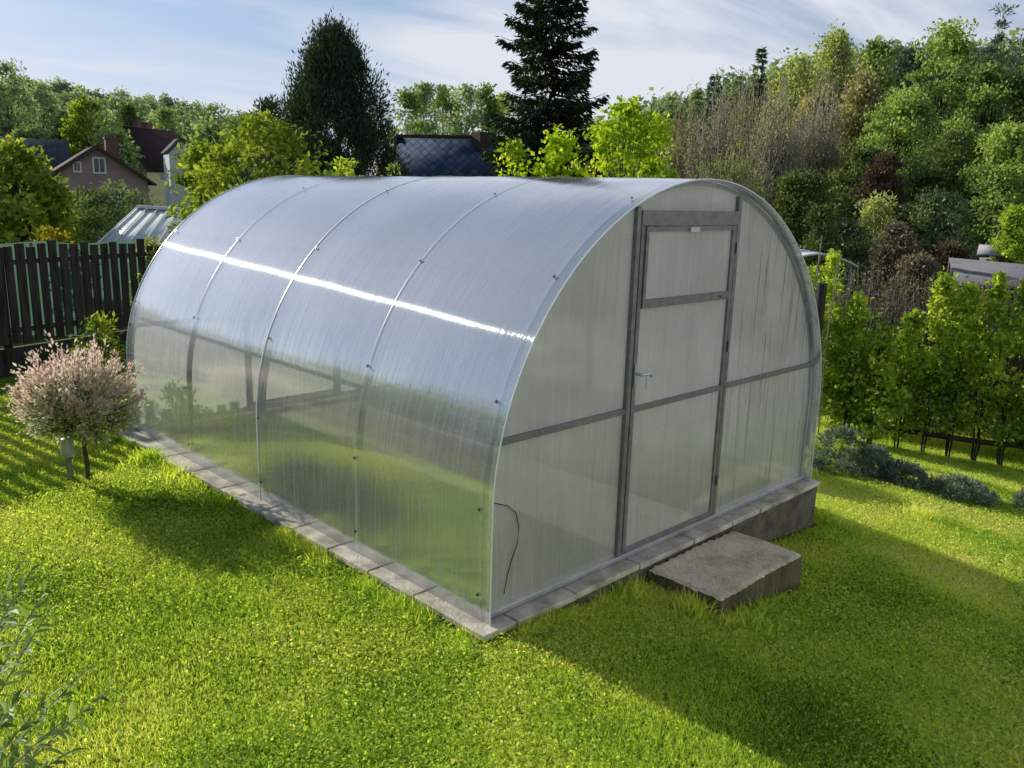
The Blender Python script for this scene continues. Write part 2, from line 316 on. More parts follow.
# ------------------------------------------------------------------ sky, sun
SUN_AZ, SUN_EL = -9.5, 22.5     # azimuth clockwise from +Y
w = bpy.data.worlds.new('World'); scene.world = w; w.use_nodes = True; nt = w.node_tree; nt.nodes.clear()
out = nt.nodes.new('ShaderNodeOutputWorld'); bg = nt.nodes.new('ShaderNodeBackground'); bg.inputs[1].default_value = .15
sky = nt.nodes.new('ShaderNodeTexSky'); sky.sky_type = 'NISHITA'; sky.sun_disc = False
sky.sun_elevation = R(SUN_EL); sky.sun_rotation = R(SUN_AZ); sky.altitude = 400; sky.air_density = 1.0; sky.dust_density = .6; sky.ozone_density = 1.6
tc = N(nt, 'ShaderNodeTexCoord')
sp = N(nt, 'ShaderNodeSeparateXYZ'); LK(nt, tc.outputs['Generated'], sp.inputs[0])
# clouds on a flat layer high above: direction / height
dv = N(nt, 'ShaderNodeMath', operation='ADD', i_1=.13); LK(nt, sp.outputs[2], dv.inputs[0])
dx = N(nt, 'ShaderNodeMath', operation='DIVIDE'); LK(nt, sp.outputs[0], dx.inputs[0]); LK(nt, dv.outputs[0], dx.inputs[1])
dy = N(nt, 'ShaderNodeMath', operation='DIVIDE'); LK(nt, sp.outputs[1], dy.inputs[0]); LK(nt, dv.outputs[0], dy.inputs[1])
cb = N(nt, 'ShaderNodeCombineXYZ'); LK(nt, dx.outputs[0], cb.inputs[0]); LK(nt, dy.outputs[0], cb.inputs[1])
mp = N(nt, 'ShaderNodeMapping'); mp.inputs['Rotation'].default_value = (0, 0, R(38)); mp.inputs['Scale'].default_value = (.45, 1.15, 1); mp.inputs['Location'].default_value = (2.3, .4, 0)
LK(nt, cb.outputs[0], mp.inputs[0])
cn = N(nt, 'ShaderNodeTexNoise', i_Scale=.9, i_Detail=9.0, i_Roughness=.56, i_Distortion=.7); LK(nt, mp.outputs[0], cn.inputs['Vector'])
# more cloud towards +x (right of the photo)
az = N(nt, 'ShaderNodeMath', operation='MULTIPLY_ADD', i_1=.20, i_2=-.05); LK(nt, sp.outputs[0], az.inputs[0])
ca = N(nt, 'ShaderNodeMath', operation='ADD'); LK(nt, cn.outputs[0], ca.inputs[0]); LK(nt, az.outputs[0], ca.inputs[1])
hz = N(nt, 'ShaderNodeMapRange', interpolation_type='SMOOTHSTEP'); LK(nt, sp.outputs[2], hz.inputs[0]); hz.inputs[1].default_value = .02; hz.inputs[2].default_value = .17; hz.inputs[3].default_value = .10; hz.inputs[4].default_value = 0
cz = N(nt, 'ShaderNodeMath', operation='ADD'); LK(nt, ca.outputs[0], cz.inputs[0]); LK(nt, hz.outputs[0], cz.inputs[1]); ca = cz
cr = ramp(nt, ca.outputs[0], [(.45, (0, 0, 0)), (.56, (.45, .45, .45)), (.68, (1, 1, 1))])
k1 = N(nt, 'ShaderNodeVectorMath', operation='MULTIPLY_ADD'); LK(nt, sky.outputs[0], k1.inputs[0]); k1.inputs[1].default_value = (.125, .10, .06); k1.inputs[2].default_value = (1, 1, 1)
k2 = N(nt, 'ShaderNodeVectorMath', operation='DIVIDE'); LK(nt, sky.outputs[0], k2.inputs[0]); LK(nt, k1.outputs[0], k2.inputs[1])
cc = N(nt, 'ShaderNodeMix', data_type='RGBA'); LK(nt, cr.outputs[0], cc.inputs[0]); LK(nt, k2.outputs[0], cc.inputs[6]); cc.inputs[7].default_value = (5.0, 5.2, 5.8, 1)
LK(nt, cc.outputs[2], bg.inputs[0]); LK(nt, bg.outputs[0], out.inputs[0])

sl = bpy.data.lights.new('sun', 'SUN'); sl.energy = 5.0; sl.angle = R(.55); sl.color = (1, .95, .85)
so = bpy.data.objects.new('sun', sl); COL.objects.link(so)
sd = Vector((math.sin(R(SUN_AZ)) * math.cos(R(SUN_EL)), math.cos(R(SUN_AZ)) * math.cos(R(SUN_EL)), math.sin(R(SUN_EL))))
so.rotation_euler = sd.to_track_quat('Z', 'Y').to_euler(); so.location = (0, 0, 30)

# ------------------------------------------------------------------ ground sheet
def ground():
    xs = np.concatenate([np.linspace(-1500, -60, 14)[:-1], np.linspace(-60, -8, 20)[:-1], np.linspace(-8, 14, 111)[:-1], np.linspace(14, 60, 24)[:-1], np.linspace(60, 1500, 14)])
    X, Y = np.meshgrid(xs, xs, indexing='ij'); Z = gz(X, Y)
    n = len(xs); V = np.stack([X, Y, Z], -1).reshape(-1, 3)
    i, j = np.meshgrid(np.arange(n-1), np.arange(n-1), indexing='ij'); a = (i * n + j).ravel()
    Fi = np.stack([a, a + n, a + n + 1, a + 1], 1)
    inside = (np.abs(X[:-1, :-1].ravel() + .1 - 1.5) < 1.28) & (np.abs(Y[:-1, :-1].ravel() + .1 - 2.0) < 1.8)
    o = np_mesh('lawn', V, Fi, 4, M['ground'], smooth=True); tag(o, kind='structure')
ground()

# ------------------------------------------------------------------ grass blades
M['grass'] = leafmat('grass_blades', [(.08, .14, .018), (.235, .36, .04), (.41, .51, .085), (.57, .58, .23)], trans=.6, gloss=.01, rough=.4, nscale=1.3, tcol=(1.3, 1.25, .7), patch=.40)
def in_solid(x, y):
    return ((x > -.10) & (x < 3.08) & (y > -.09) & (y < 4.12)) | ((x > 1.06) & (x < 1.94) & (y > -.56) & (y < 0))
def hidden(x, y): return (x > 3.2) & (y > 4.6)
def make_grass():
    rng = np.random.default_rng(3)
    n = 1750000
    r = 1.9 + (12.5 - 1.9) * rng.random(n) ** 1.15
    th = R(90 - 49.0) + R(48) * (rng.random(n) * 2 - 1)
    x = CAM[0] + r * np.cos(th); y = CAM[1] + r * np.sin(th)
    k = ~in_solid(x, y) & (y < 8.0)
    # region hidden behind the greenhouse gets none
    k &= ~((x > 3.3) & (y > 5.5))
    x, y, r = x[k], y[k], r[k]; n = len(x)
    patch = np.sin(x * 3.1 + 1.3 * np.sin(y * 2.3)) * np.cos(y * 2.7 + x) * .5 + .5
    h = (.014 + .018 * rng.random(n)) * (.8 + .4 * patch) * (1 + .05 * r)
    wd = (.0028 + .0020 * rng.random(n)) * (.55 + .23 * r)
    # taller by the walls and around the step
    dL = np.abs(x + .12); edge = ((dL < .10) & (y > -.1) & (y < 4.2)) | ((y > -.17) & (y < -.08) & (x > 0) & (x < 1.2)) | ((np.abs(x - 1.0) < .06) & (y > -.6) & (y < 0)) | ((y < -.55) & (y > -.62) & (x > 1.0) & (x < 1.9))
    edge &= (np.sin(x * 9 + y * 7) + np.sin(y * 17 - x * 13) > -.3)
    h = np.where(edge, h * (1.3 + 1.6 * rng.random(n)), h)
    d = rng.normal(size=(n, 3)) * .8; d[:, 2] = 1
    d[:, :2] += np.stack([np.sin(x * 5 + y * 3), np.cos(y * 6 - x * 2)], 1) * .25
    d /= np.linalg.norm(d, axis=1)[:, None]
    z = gz(x, y) - .004
    P = np.stack([x, y, z], 1)
    a = rng.random(n) * 2 * PI; s = np.stack([np.cos(a), np.sin(a), np.zeros(n)], 1)
    V = np.stack([P - s * wd[:, None] / 2, P + s * wd[:, None] / 2, P + d * h[:, None]], 1).reshape(-1, 3)
    Fi = np.arange(3 * n).reshape(-1, 3)
    o = np_mesh('grass', V, Fi, 3, M['grass'], attr=np.clip(.28 + .3 * patch + rng.normal(size=n) * .2, 0, 1))
    tag(o, 'short mown lawn grass around the greenhouse', 'grass', kind='stuff')
    # clover and small broad leaves in the turf
    n = 420000
    r = 1.9 + (10 - 1.9) * rng.random(n) ** 1.1; th = R(41) + R(48) * (rng.random(n) * 2 - 1)
    x = CAM[0] + r * np.cos(th); y = CAM[1] + r * np.sin(th)
    cl = np.sin(x * 1.9 + 2 * np.sin(y * 1.3)) + np.cos(y * 2.4 - x * 1.1) + rng.normal(size=n) * .7
    k = ~in_solid(x, y) & (cl > -.9) & ~((x > 3.3) & (y > 5.5)); x, y, r = x[k], y[k], r[k]; n = len(x)
    P = np.stack([x, y, gz(x, y) + .012 + .022 * rng.random(n)], 1)
    D = rng.normal(size=(n, 3)); D[:, 2] *= .35; Nn = rng.normal(size=(n, 3)) * .6; Nn[:, 2] = 1
    L = (.008 + .010 * rng.random(n)) * (.75 + .06 * r)
    V, Fi, A = leaf_arrays(P, D, Nn, L, L * .85, .15, np.clip(.45 + rng.normal(size=n) * .22, 0, 1))
    o = np_mesh('clover', V, Fi, 3, M['grass'], attr=A); tag(o, 'small clover leaves scattered through the lawn', 'clover', kind='stuff')
make_grass()

# tufts of long grass
def tuft(x, y, n, h, spread, label, seed, group='tufts of long grass by the greenhouse base'):
    rng = np.random.default_rng(seed)
    px = x + rng.normal(size=n) * spread; py = y + rng.normal(size=n) * spread
    k = ~in_solid(px, py); px, py = px[k], py[k]; n = len(px)
    P = np.stack([px, py, gz(px, py)], 1)
    D = rng.normal(size=(n, 3)) * .38; D[:, 2] = 1; D /= np.linalg.norm(D, axis=1)[:, None]
    H = h * (.5 + .6 * rng.random(n)); s = rand_dirs(rng, n); s[:, 2] = 0; w_ = (.003 + .003 * rng.random(n))[:, None]
    B = D.copy(); B[:, 2] *= .25; B[:, :2] *= 2
    q0, q1, q2 = P, P + D * (H * .55)[:, None], P + D * (H * .8)[:, None] + B * (H * .3)[:, None]
    V = np.stack([q0 - s * w_, q0 + s * w_, q1 + s * w_ * .8, q1 - s * w_ * .8, q2], 1).reshape(-1, 3)
    b = np.arange(n) * 5
    Fi = np.stack([np.stack([b, b+1, b+2], 1), np.stack([b, b+2, b+3], 1), np.stack([b+3, b+2, b+4], 1)], 1).reshape(-1, 3)
    o = np_mesh('grass_tuft', V, Fi, 3, M['grass'], attr=np.repeat(np.clip(.45 + rng.normal(size=n) * .2, 0, 1), 3), loc=(x, y, gzf(x, y)))
    tag(o, label, 'grass tuft', group)
tuft(-.17, 3.3, 260, .12, .07, 'bright long grass tuft against the pale kerb near the pink willow', 1)
tuft(-.16, 2.75, 200, .10, .08, 'long grass tuft by the second pale slab of the left kerb', 2)
tuft(-.16, 2.2, 200, .11, .045, 'bright grass tuft beside the middle of the long kerb', 3)
tuft(-.15, 1.5, 160, .08, .045, 'short loose grass tuft beside the kerb below the long side wall', 4)
tuft(1.0, -.42, 260, .13, .05, 'dark shaded grass tuft hugging the left corner of the doorstep', 5)
tuft(1.15, -.62, 170, .10, .07, 'shaded grass tuft in front of the near corner of the doorstep', 6)
tuft(.85, -.12, 120, .15, .05, 'thin tall grass tuft between foundation and doorstep', 7)
tuft(3.2, -.05, 200, .10, .045, 'sunlit grass tuft at the far right corner of the foundation', 8)
tuft(4.35, -.35, 240, .14, .07, 'pale seeding grass tuft out on the lawn right of the greenhouse', 9)

# ------------------------------------------------------------------ greenhouse
S0, H0, PW = 0.524, 1.956, 1.022
def arc(off=0.0, n=72):
    """arch outline (x, z) from the left foot over the top to the right foot; off < 0 moves inward"""
    a = 1.5 + off; hh = H0 - S0 + off; pts = []
    for z in np.linspace(0, S0, 8)[:-1]: pts.append((1.5 - a, z))
    for t in np.linspace(PI, 0, n):
        c, s = math.cos(t), math.sin(t)
        pts.append((1.5 + a * math.copysign(abs(c) ** PW, c), S0 + hh * abs(s) ** PW))
    for z in np.linspace(S0, 0, 8)[1:]: pts.append((1.5 + a, z))
    return np.array(pts)
def arch_z(x, off=0.0):
    A = arc(off, 400); A = A[np.argsort(A[:, 0])]; return float(np.interp(x, A[7:-7, 0], A[7:-7, 1]))
GH = empty('greenhouse', (1.5, 2.0, 0), 'arched polycarbonate greenhouse on a low concrete kerb, door at the near end', 'greenhouse')
def uvsheet(name, V, Fi, UV, mat, parent, solidify=0):
    o = np_mesh(name, V, Fi, 4, mat, parent=parent, smooth=True)
    lay = o.data.uv_layers.new(name='UVMap'); idx = np.empty(len(o.data.loops), dtype=np.int32); o.data.loops.foreach_get('vertex_index', idx)
    lay.data.foreach_set('uv', np.ascontiguousarray(UV[idx], dtype=np.float32).ravel()); return o
def roof_sheet(y0, y1, off, ylist, seed):
    A = arc(off); s = np.concatenate([[0], np.cumsum(np.linalg.norm(np.diff(A, axis=0), axis=1))])
    ys = np.array(ylist); na, ny = len(A), len(ys)
    # the sheet bulges a little between ribs
    V = np.zeros((na, ny, 3)); cen = np.array([1.5, S0 * .8])
    for j, y in enumerate(ys):
        b = .0045 * math.sin(PI * (y % 1.0)) ** 2
        d = A - cen; d /= np.linalg.norm(d, axis=1)[:, None]
        wv = .0005 * np.sin(s * 5 + y * 7 + seed)
        Q = A + d * (b + wv)[:, None] * np.clip(A[:, 1] * 4, 0, 1)[:, None] if hasattr(wv, '__len__') else A
        V[:, j, 0] = Q[:, 0]; V[:, j, 2] = Q[:, 1]; V[:, j, 1] = y
    i, j = np.meshgrid(np.arange(na-1), np.arange(ny-1), indexing='ij'); a = (i * ny + j).ravel()
    Fi = np.stack([a, a + ny, a + ny + 1, a + 1], 1)
    UV = np.stack(np.broadcast_arrays(ys[None, :], s[:, None]), -1).reshape(-1, 2)
    return uvsheet('roof_sheet', V.reshape(-1, 3), Fi, UV, M['roof'], GH)
roof_sheet(-.02, 2.03, .006, list(np.linspace(-.02, 2.03, 28)), 0)
roof_sheet(1.97, 4.05, .0, list(np.linspace(1.97, 4.05, 28)), 2)
def strip(name, off0, off1, y0, y1, mat, parent=GH, nn=72, zmin=-1):
    """closed strip following the arch"""
    A, B = arc(off0, nn), arc(off1, nn); kk = A[:, 1] > zmin; A, B = A[kk], B[kk]; n = len(A); mb = MB()
    V = np.concatenate([np.stack([Q[:, 0], np.full(n, y), Q[:, 1]], 1) for Q, y in ((A, y0), (A, y1), (B, y1), (B, y0))])
    Fc = []
    for i in range(n-1):
        for k in range(4): Fc.append((k*n+i, k*n+i+1, ((k+1) % 4)*n+i+1, ((k+1) % 4)*n+i))
    Fc += [(0, n, 2*n, 3*n), (n-1, 2*n-1, 3*n-1, 4*n-1)]
    mb.add(V, Fc); return mb.build(name, mat, parent)
RY = [.055, 1.0, 2.0, 3.0, 4.0]
for y in RY: strip('rib', -.030, -.006, y - .011, y + .011, M['steel'])
strip('edge_trim', .002, .008, -.024, -.0205, M['trim'])
strip('edge_trim', -.004, .005, 4.0505, 4.056, M['trim'])
strip('seam_strip', .0085, .010, 2.022, 2.034, M['trim'])
for y_, o_ in ((1.0, .0105), (3.0, .0045)): strip('seam_strip', o_, o_ + .001, y_ - .0025, y_ + .0025, M['trim'], zmin=.98)
# purlins
A_ = arc(-.045, 200)
def purlin(z, side):
    h_ = A_[:100] if side < 0 else A_[::-1][:100]; x = float(np.interp(z, h_[:, 1], h_[:, 0]))
    mb = MB(); mb.bar((x, .075, z), (x, 3.98, z), .02); mb.build('purlin', M['steel'], GH)
for z in (.86, 1.45):
    purlin(z, -1); purlin(z, 1)
mb = MB(); mb.bar((1.5, .075, H0 - .045), (1.5, 3.98, H0 - .045), .02); mb.build('purlin', M['steel'], GH)
for x in (.03, 2.97):
    mb = MB(); mb.bar((x, .075, .017), (x, 3.98, .017), .025, .03); mb.build('base_rail', M['steel'], GH)
# end walls
FY = .045
def end_panel(x0, x1, z0, z1, y, name='end_panel', parent=GH, mat=None):
    """sheet between x0..x1; z1 None = up to the arch"""
    xs = np.linspace(x0, x1, 26); nz = 14; V = []
    for x in xs:
        top = (arch_z(x, -.012) if z1 is None else min(z1, arch_z(x, -.012)))
        for k in range(nz): V.append((x, y, z0 + (max(top, z0 + .001) - z0) * k / (nz-1)))
    V = np.array(V); i, j = np.meshgrid(np.arange(25), np.arange(nz-1), indexing='ij'); a = (i * nz + j).ravel()
    Fi = np.stack([a, a + nz, a + nz + 1, a + 1], 1)
    return uvsheet(name, V, Fi, V[:, [0, 2]].copy(), mat or M['end'], parent)
ZR, DX0, DX1, DT = .812, .955, 1.86, 1.80
for y in (FY, 4.0 + .02):
    mm = M['end'] if y < 1 else M['rear']
    end_panel(.014, DX0 + .004, .02, None, y, mat=mm); end_panel(DX1 - .004, 2.986, .02, None, y, mat=mm); end_panel(DX0 + .004, DX1 - .004, DT - .01, None, y, mat=mm)
def frontbars(y, s):
    for x in (DX0, DX1):
        mb = MB(); mb.box((x - .015, y - .012, .03), (x + .015, y + .012, arch_z(x, -.03))); mb.build('post', M['steel_dark'], GH, bevel=.002)
    for x0, x1 in ((.03, DX0 - .0185), (DX1 + .0185, 2.97)):
        mb = MB(); mb.box((x0, y - .010, ZR - .014), (x1, y + .010, ZR + .014)); mb.build('cross_rail', M['steel_dark'], GH, bevel=.002)
    mb = MB(); mb.box((.02, y - .014, .003), (2.98, y + .014, .028)); mb.build('sill', M['alu'], GH, bevel=.002)
frontbars(FY - .014, 1); frontbars(4.035, -1)
# door leaf, both ends
def door(y, sgn, detail):
    d = MB(); a, b = DX0 + .022, DX1 - .022; w_ = .028
    d.box((a, y - .011, .035), (a + w_, y + .011, DT - .075)); d.box((b - w_, y - .011, .035), (b, y + .011, DT - .075))
    d.box((a + w_, y - .010, .035), (b - w_, y + .010, .06)); d.box((a + w_, y - .010, ZR - .015), (b - w_, y + .010, ZR + .015))
    D = d.build('door', M['steel_dark'], GH, bevel=.0015)
    def sub(name, boxes, mat):
        q = MB()
        for lo, hi in boxes: q.box(lo, hi)
        return q.build(name, mat, D, bevel=.0015)
    sub('lintel', [((DX0 + .019, y - .014, DT - .073), (DX1 - .019, y + .014, DT))], M['steel_dark'])
    vz0, vz1 = 1.325, DT - .078
    sub('vent_frame', [((a + .030, y - .020, vz0), (b - .030, y + .006, vz0 + .042)), ((a + .030, y - .020, vz1 - .022), (b - .030, y + .006, vz1)),
                       ((a + .030, y - .020, vz0 + .0425), (a + .052, y + .006, vz1 - .0225)), ((b - .052, y - .020, vz0 + .0425), (b - .030, y + .006, vz1 - .0225))], M['steel_dark'])
    for nm, z0, z1, yy in (('door_pane', .061, ZR - .016, y), ('door_pane', ZR + .016, vz0 - .002, y + .002), ('vent_pane', vz0 + .043, vz1 - .023, y - .008)):
        end_panel(a + w_ + .001, b - w_ - .001, z0, z1, yy, nm, D, M['end'] if detail else M['rear'])
    if detail:
        sub('vent_catch', [((1.36, y - .034, vz1 - .028), (1.44, y - .021, vz1 - .004))], M['alu'])
        sub('handle_plate', [((a + .004, y - .020, .93), (a + .026, y - .012, 1.05))], M['alu'])
        q = MB(); q.tube([(a + .015, y - .021, 1.0), (a + .015, y - .055, 1.0), (a + .075, y - .058, 1.0), (a + .095, y - .055, .985)], .008, 8)
        q.tube([(a + .05, y - .057, 1.0), (a + .05, y - .057, .93)], .004, 6); q.build('handle', M['alu'], D)
        for z in (.25, 1.05, 1.60):
            q = MB(); q.tube([(DX1 - .019, y - .019, z - .03), (DX1 - .019, y - .019, z + .03)], .006, 8); q.build('hinge', M['screw'], D)
        q = MB(); q.tube([(1.70, y - .022, vz0 + .02), (1.70, y - .034, vz0 + .02), (1.745, y - .034, vz0 + .02), (1.745, y - .022, vz0 + .02)], .004, 6); q.build('vent_handle', M['screw'], D)
door(FY - .016, 1, True); door(4.037, -1, False)
# screws through the sheet into the ribs
sm = None
A0 = arc(.012, 200); ss = np.concatenate([[0], np.cumsum(np.linalg.norm(np.diff(A0, axis=0), axis=1))])
cen = np.array([1.5, S0])
for y in RY:
    for s_ in (.12, .52, 1.0, 1.62, 2.25, 3.4, 4.0, 4.6):
        p = np.array([np.interp(s_, ss, A0[:, 0]), np.interp(s_, ss, A0[:, 1])]); nrm = p - cen; nrm[1] = max(nrm[1], 0); nrm /= np.linalg.norm(nrm)
        if sm is None:
            q = MB(); q.tube([(0, 0, 0), (0, 0, .003)], .0085, 10); q.tube([(0, 0, .003), (0, 0, .007)], .005, 6); o = q.build('screw', M['screw'], None); sm = o.data
        else:
            o = bpy.data.objects.new('screw', sm); COL.objects.link(o)
        o.parent = GH; o.location = (p[0] - 1.5, y - 2.0, p[1])
        o.rotation_euler = Vector((nrm[0], 0, nrm[1])).to_track_quat('Z', 'Y').to_euler()

def front_cord():
    P = []
    for px, py in [(494, 503), (508, 506), (516, 513), (519, 527), (517, 545), (511, 562), (507, 577), (504, 594)]:
        d = at(px, py, 1) - CAM; P.append(CAM + d * ((FY - .006 - CAM[1]) / d[1]))
    q = MB(); q.tube(P, .0022, 5); o = q.build('cord', M['bark_dark'], loc=tuple(P[-1])); tag(o, 'thin dark wavy cord hanging on the lower left front panel', 'cord')
front_cord()
# foundation
FD = empty('foundation', (1.5, 2, -.1), 'low concrete kerb foundation ring carrying the greenhouse', 'foundation')
def walls():
    mb = MB(); zt = -.034
    mb.box((-.075, -.065, -.75), (3.035, .11, zt)); mb.box((-.075, .1101, -.55), (.11, 4.06, zt)); mb.box((2.88, .1101, -.75), (3.035, 4.06, zt)); mb.box((.1101, 3.9, -.6), (2.8799, 4.06, zt))
    mb.build('kerb_wall', M['wall_conc'], FD, bevel=.008)
walls()
rng = random.Random(5)
def slab(x0, x1, y0, y1):
    t = MB(); j = lambda: rng.uniform(-.004, .004)
    V = np.array([(x0+j(), y0+j(), -.033), (x1+j(), y0+j(), -.033), (x1+j(), y1+j(), -.033), (x0+j(), y1+j(), -.033),
                  (x0+j(), y0+j(), -.001+j()*.4), (x1+j(), y0+j(), -.001+j()*.4), (x1+j(), y1+j(), -.001+j()*.4), (x0+j(), y1+j(), -.001+j()*.4)])
    t.add(V, [(0,3,2,1),(4,5,6,7),(0,1,5,4),(1,2,6,5),(2,3,7,6),(3,0,4,7)]); t.build('slab', M['slabs'], FD, bevel=.005)
y = -.078
while y < 3.95:
    l = rng.choice([.36, .42, .5]); e = min(y + l, 4.07)
    t0 = -.045 - .012 * max(0, y) + rng.uniform(-.006, .006)
    slab(t0 - .035, .11, y + .005, e - .005); y = e
x = .118
while x < 3.0:
    e = min(x + rng.choice([.4, .5, .33]), 3.05)
    if e > 2.9: e = 3.05
    slab(x + .004, e - .004, -.078 + rng.uniform(-.004, .004), .11); x = e
    if e >= 3.05: break
for x0, x1, y0, y1 in ((2.885, 3.05, .118, 2.0), (2.885, 3.05, 2.008, 4.07), (.118, 1.45, 3.91, 4.07), (1.458, 2.877, 3.91, 4.07)): slab(x0, x1, y0, y1)
# interior
q = MB(); q.box((.1, .1, -.3), (1.12, 3.9, -.045)); q.box((1.9, .1, -.3), (2.89, 3.9, -.045)); o = q.build('soil_bed', M['soil']); tag(o, kind='structure')
q = MB(); q.box((1.121, .1, -.3), (1.899, 3.9, -.03)); o = q.build('path', M['path']); tag(o, kind='structure')

# step
def doorstep():
    nx, ny = 40, 22; X0, X1, Y0, Y1 = 1.075, 1.925, -.525, -.083; rng = np.random.default_rng(8); P = []; Fc = []
    def zt(x, y): return -.042 + .004 * math.sin(x * 9) * math.cos(y * 11) - .010 * (x - X0) - (.008 if min(x - X0, X1 - x, y - Y0) < .012 else 0)
    for i in range(nx):
        for j in range(ny):
            x = X0 + (X1 - X0) * i / (nx-1); y = Y0 + (Y1 - Y0) * j / (ny-1); e = i in (0, nx-1) or j in (0, ny-1)
            P.append((x + (rng.normal() * .0025 if e else 0), y + (rng.normal() * .0025 if e else 0), zt(x, y) + rng.normal() * .0008 - (abs(rng.normal()) * .004 if e else 0)))
    for i in range(nx-1):
        for j in range(ny-1): Fc.append((i*ny+j, (i+1)*ny+j, (i+1)*ny+j+1, i*ny+j+1))
    ring = [i*ny for i in range(nx)] + [(nx-1)*ny+j for j in range(1, ny)] + [i*ny+ny-1 for i in range(nx-2, -1, -1)] + [j for j in range(ny-2, 0, -1)]
    base = len(P); k = len(ring)
    for q_, r_ in enumerate(ring): P.append((P[r_][0] + rng.normal() * .002, P[r_][1] + rng.normal() * .002, -.12))
    for q_, r_ in enumerate(ring): P.append((P[r_][0], P[r_][1], -.42))
    for q_ in range(k):
        n_ = (q_ + 1) % k; Fc.append((ring[q_], base + q_, base + n_, ring[n_])); Fc.append((base + q_, base + k + q_, base + k + n_, base + n_))
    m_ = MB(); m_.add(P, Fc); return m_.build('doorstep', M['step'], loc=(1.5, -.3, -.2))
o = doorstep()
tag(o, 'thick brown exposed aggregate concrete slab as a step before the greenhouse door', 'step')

# ------------------------------------------------------------------ vegetation machinery
def lobes(rng, k=5): 
    a = rng.random(k) * 2 * PI; m_ = rng.integers(1, 5, k); am = rng.random(k) * .12
    return lambda th: 1 + sum(am[i] * np.cos(m_[i] * th + a[i]) for i in range(k))
PROF = {
 'round': lambda u: np.sqrt(np.clip(1 - (2 * u - 1) ** 2, 0, 1)),
 'oval': lambda u: np.clip(np.sin(PI * u ** .8), 0, 1) ** .6,
 'cone': lambda u: np.clip(1 - u, 0, 1) ** .75 * .95 + .05,
 'thuja': lambda u: np.clip(1 - u ** 2.9, 0, 1) ** .62 * (.78 + .22 * np.sin(PI * u)),
 'dome': lambda u: np.clip(1 - u ** 2.2, 0, 1) ** .5,
 'col': lambda u: np.clip(1 - u ** 3, 0, 1) * (.6 + .4 * np.clip(u * 4, 0, 1)),
}
def limb(rng, a, b, sag=.1, n=6, nz=.03):
    a = np.array(a, float); b = np.array(b, float); t = np.linspace(0, 1, n)[:, None]
    L = np.linalg.norm(b - a); p = a + (b - a) * t; p[:, 2] += (np.sin(PI * t[:, 0]) * sag * L)
    p[1:-1] += rng.normal(size=(n-2, 3)) * L * nz; return p
def tree(name, label, cat, base, H, Rd, prof='oval', crown0=.2, nclump=60, lpc=120, leaf=.06, cr=.3, mat=None, bark=None, tr=.08, seed=0, group=None,
         asp=.55, outward=.5, flat=.7, shell=.5, trunks=1, droop=.0, limbs=True, top_open=1.0, up=0.0, lean=(0, 0)):
    rng = np.random.default_rng(seed)
    base = np.array(base, float); t = empty(name, base, label, cat, group)
    u = rng.random(nclump) ** top_open; th = rng.random(nclump) * 2 * PI; lb = lobes(rng)
    rr = Rd * PROF[prof](u) * lb(th) * (shell + (1 - shell) * rng.random(nclump)) ** .7
    zz = H * (crown0 + (1 - crown0) * u)
    Cn = np.stack([base[0] + rr * np.cos(th) + lean[0] * zz / H, base[1] + rr * np.sin(th) + lean[1] * zz / H, base[2] + zz - cr * .5], 1)
    # wood
    wb = MB()
    for k in range(trunks):
        off = rng.normal(size=3) * Rd * .12 * (trunks > 1); off[2] = 0
        hh = H * (.9 if prof in ('cone', 'thuja', 'col') else .78)
        pts = limb(rng, base + off * .3 - np.array([0, 0, .1]), base + off * 2.5 + np.array([lean[0] * .8, lean[1] * .8, hh]), 0, 8, .008)
        wb.tube(pts, np.linspace(tr, tr * .15, 8), 7)
    if limbs:
        for i in range(0, nclump, max(1, nclump // 70)):
            z0 = zz[i] * (.55 if prof not in ('cone', 'col') else .93); f = z0 / H
            a = base + np.array([lean[0] * f, lean[1] * f, z0]); wb.tube(limb(rng, a, Cn[i], .06, 5), np.linspace(tr * .35 * (1 - .6 * f), tr * .05, 5), 5, False)
    wb.build('trunk', bark or M['bark'], t, smooth=True)
    # leaves
    sz = cr * (.4 + 1.25 * rng.random(nclump) ** 1.4); n = nclump * lpc; ci = np.repeat(np.arange(nclump), lpc)
    dv_ = rand_dirs(rng, n); rad = rng.random(n) ** .45
    off = dv_ * rad[:, None] * sz[ci][:, None]; off[:, 2] *= flat
    P = Cn[ci] + off
    ctr = base + np.array([lean[0] * .5, lean[1] * .5, H * (crown0 + .45 * (1 - crown0))])
    O = P - ctr; O /= np.linalg.norm(O, axis=1)[:, None] + 1e-6
    D = rand_dirs(rng, n) + O * outward + dv_ * .4; D[:, 2] += up - droop
    Nn = rand_dirs(rng, n) * .8 + dv_ * .5 + np.array([0, 0, .6])
    L = leaf * (.65 + .7 * rng.random(n))
    V, Fi, A = leaf_arrays(P, D, Nn, L, L * asp, .18, np.clip(.5 + rng.normal(size=n) * .17 + (rng.normal(size=nclump) * .13)[ci], 0, 1))
    np_mesh('crown', V, Fi, 3, mat, parent=t, attr=A); return t
def tpx(px, top, depth, hw):
    """base, height and radius for a plant whose top shows at (px, top) from depth metres"""
    p = at(px, top, depth); g = gzf(p[0], p[1]); return (p[0], p[1], g), p[2] - g, hw * depth / F
def ptree(name, label, cat, px, top, depth, hw, **kw):
    b, h, r = tpx(px, top, depth, hw); return tree(name, label, cat, b, h, r, **kw)

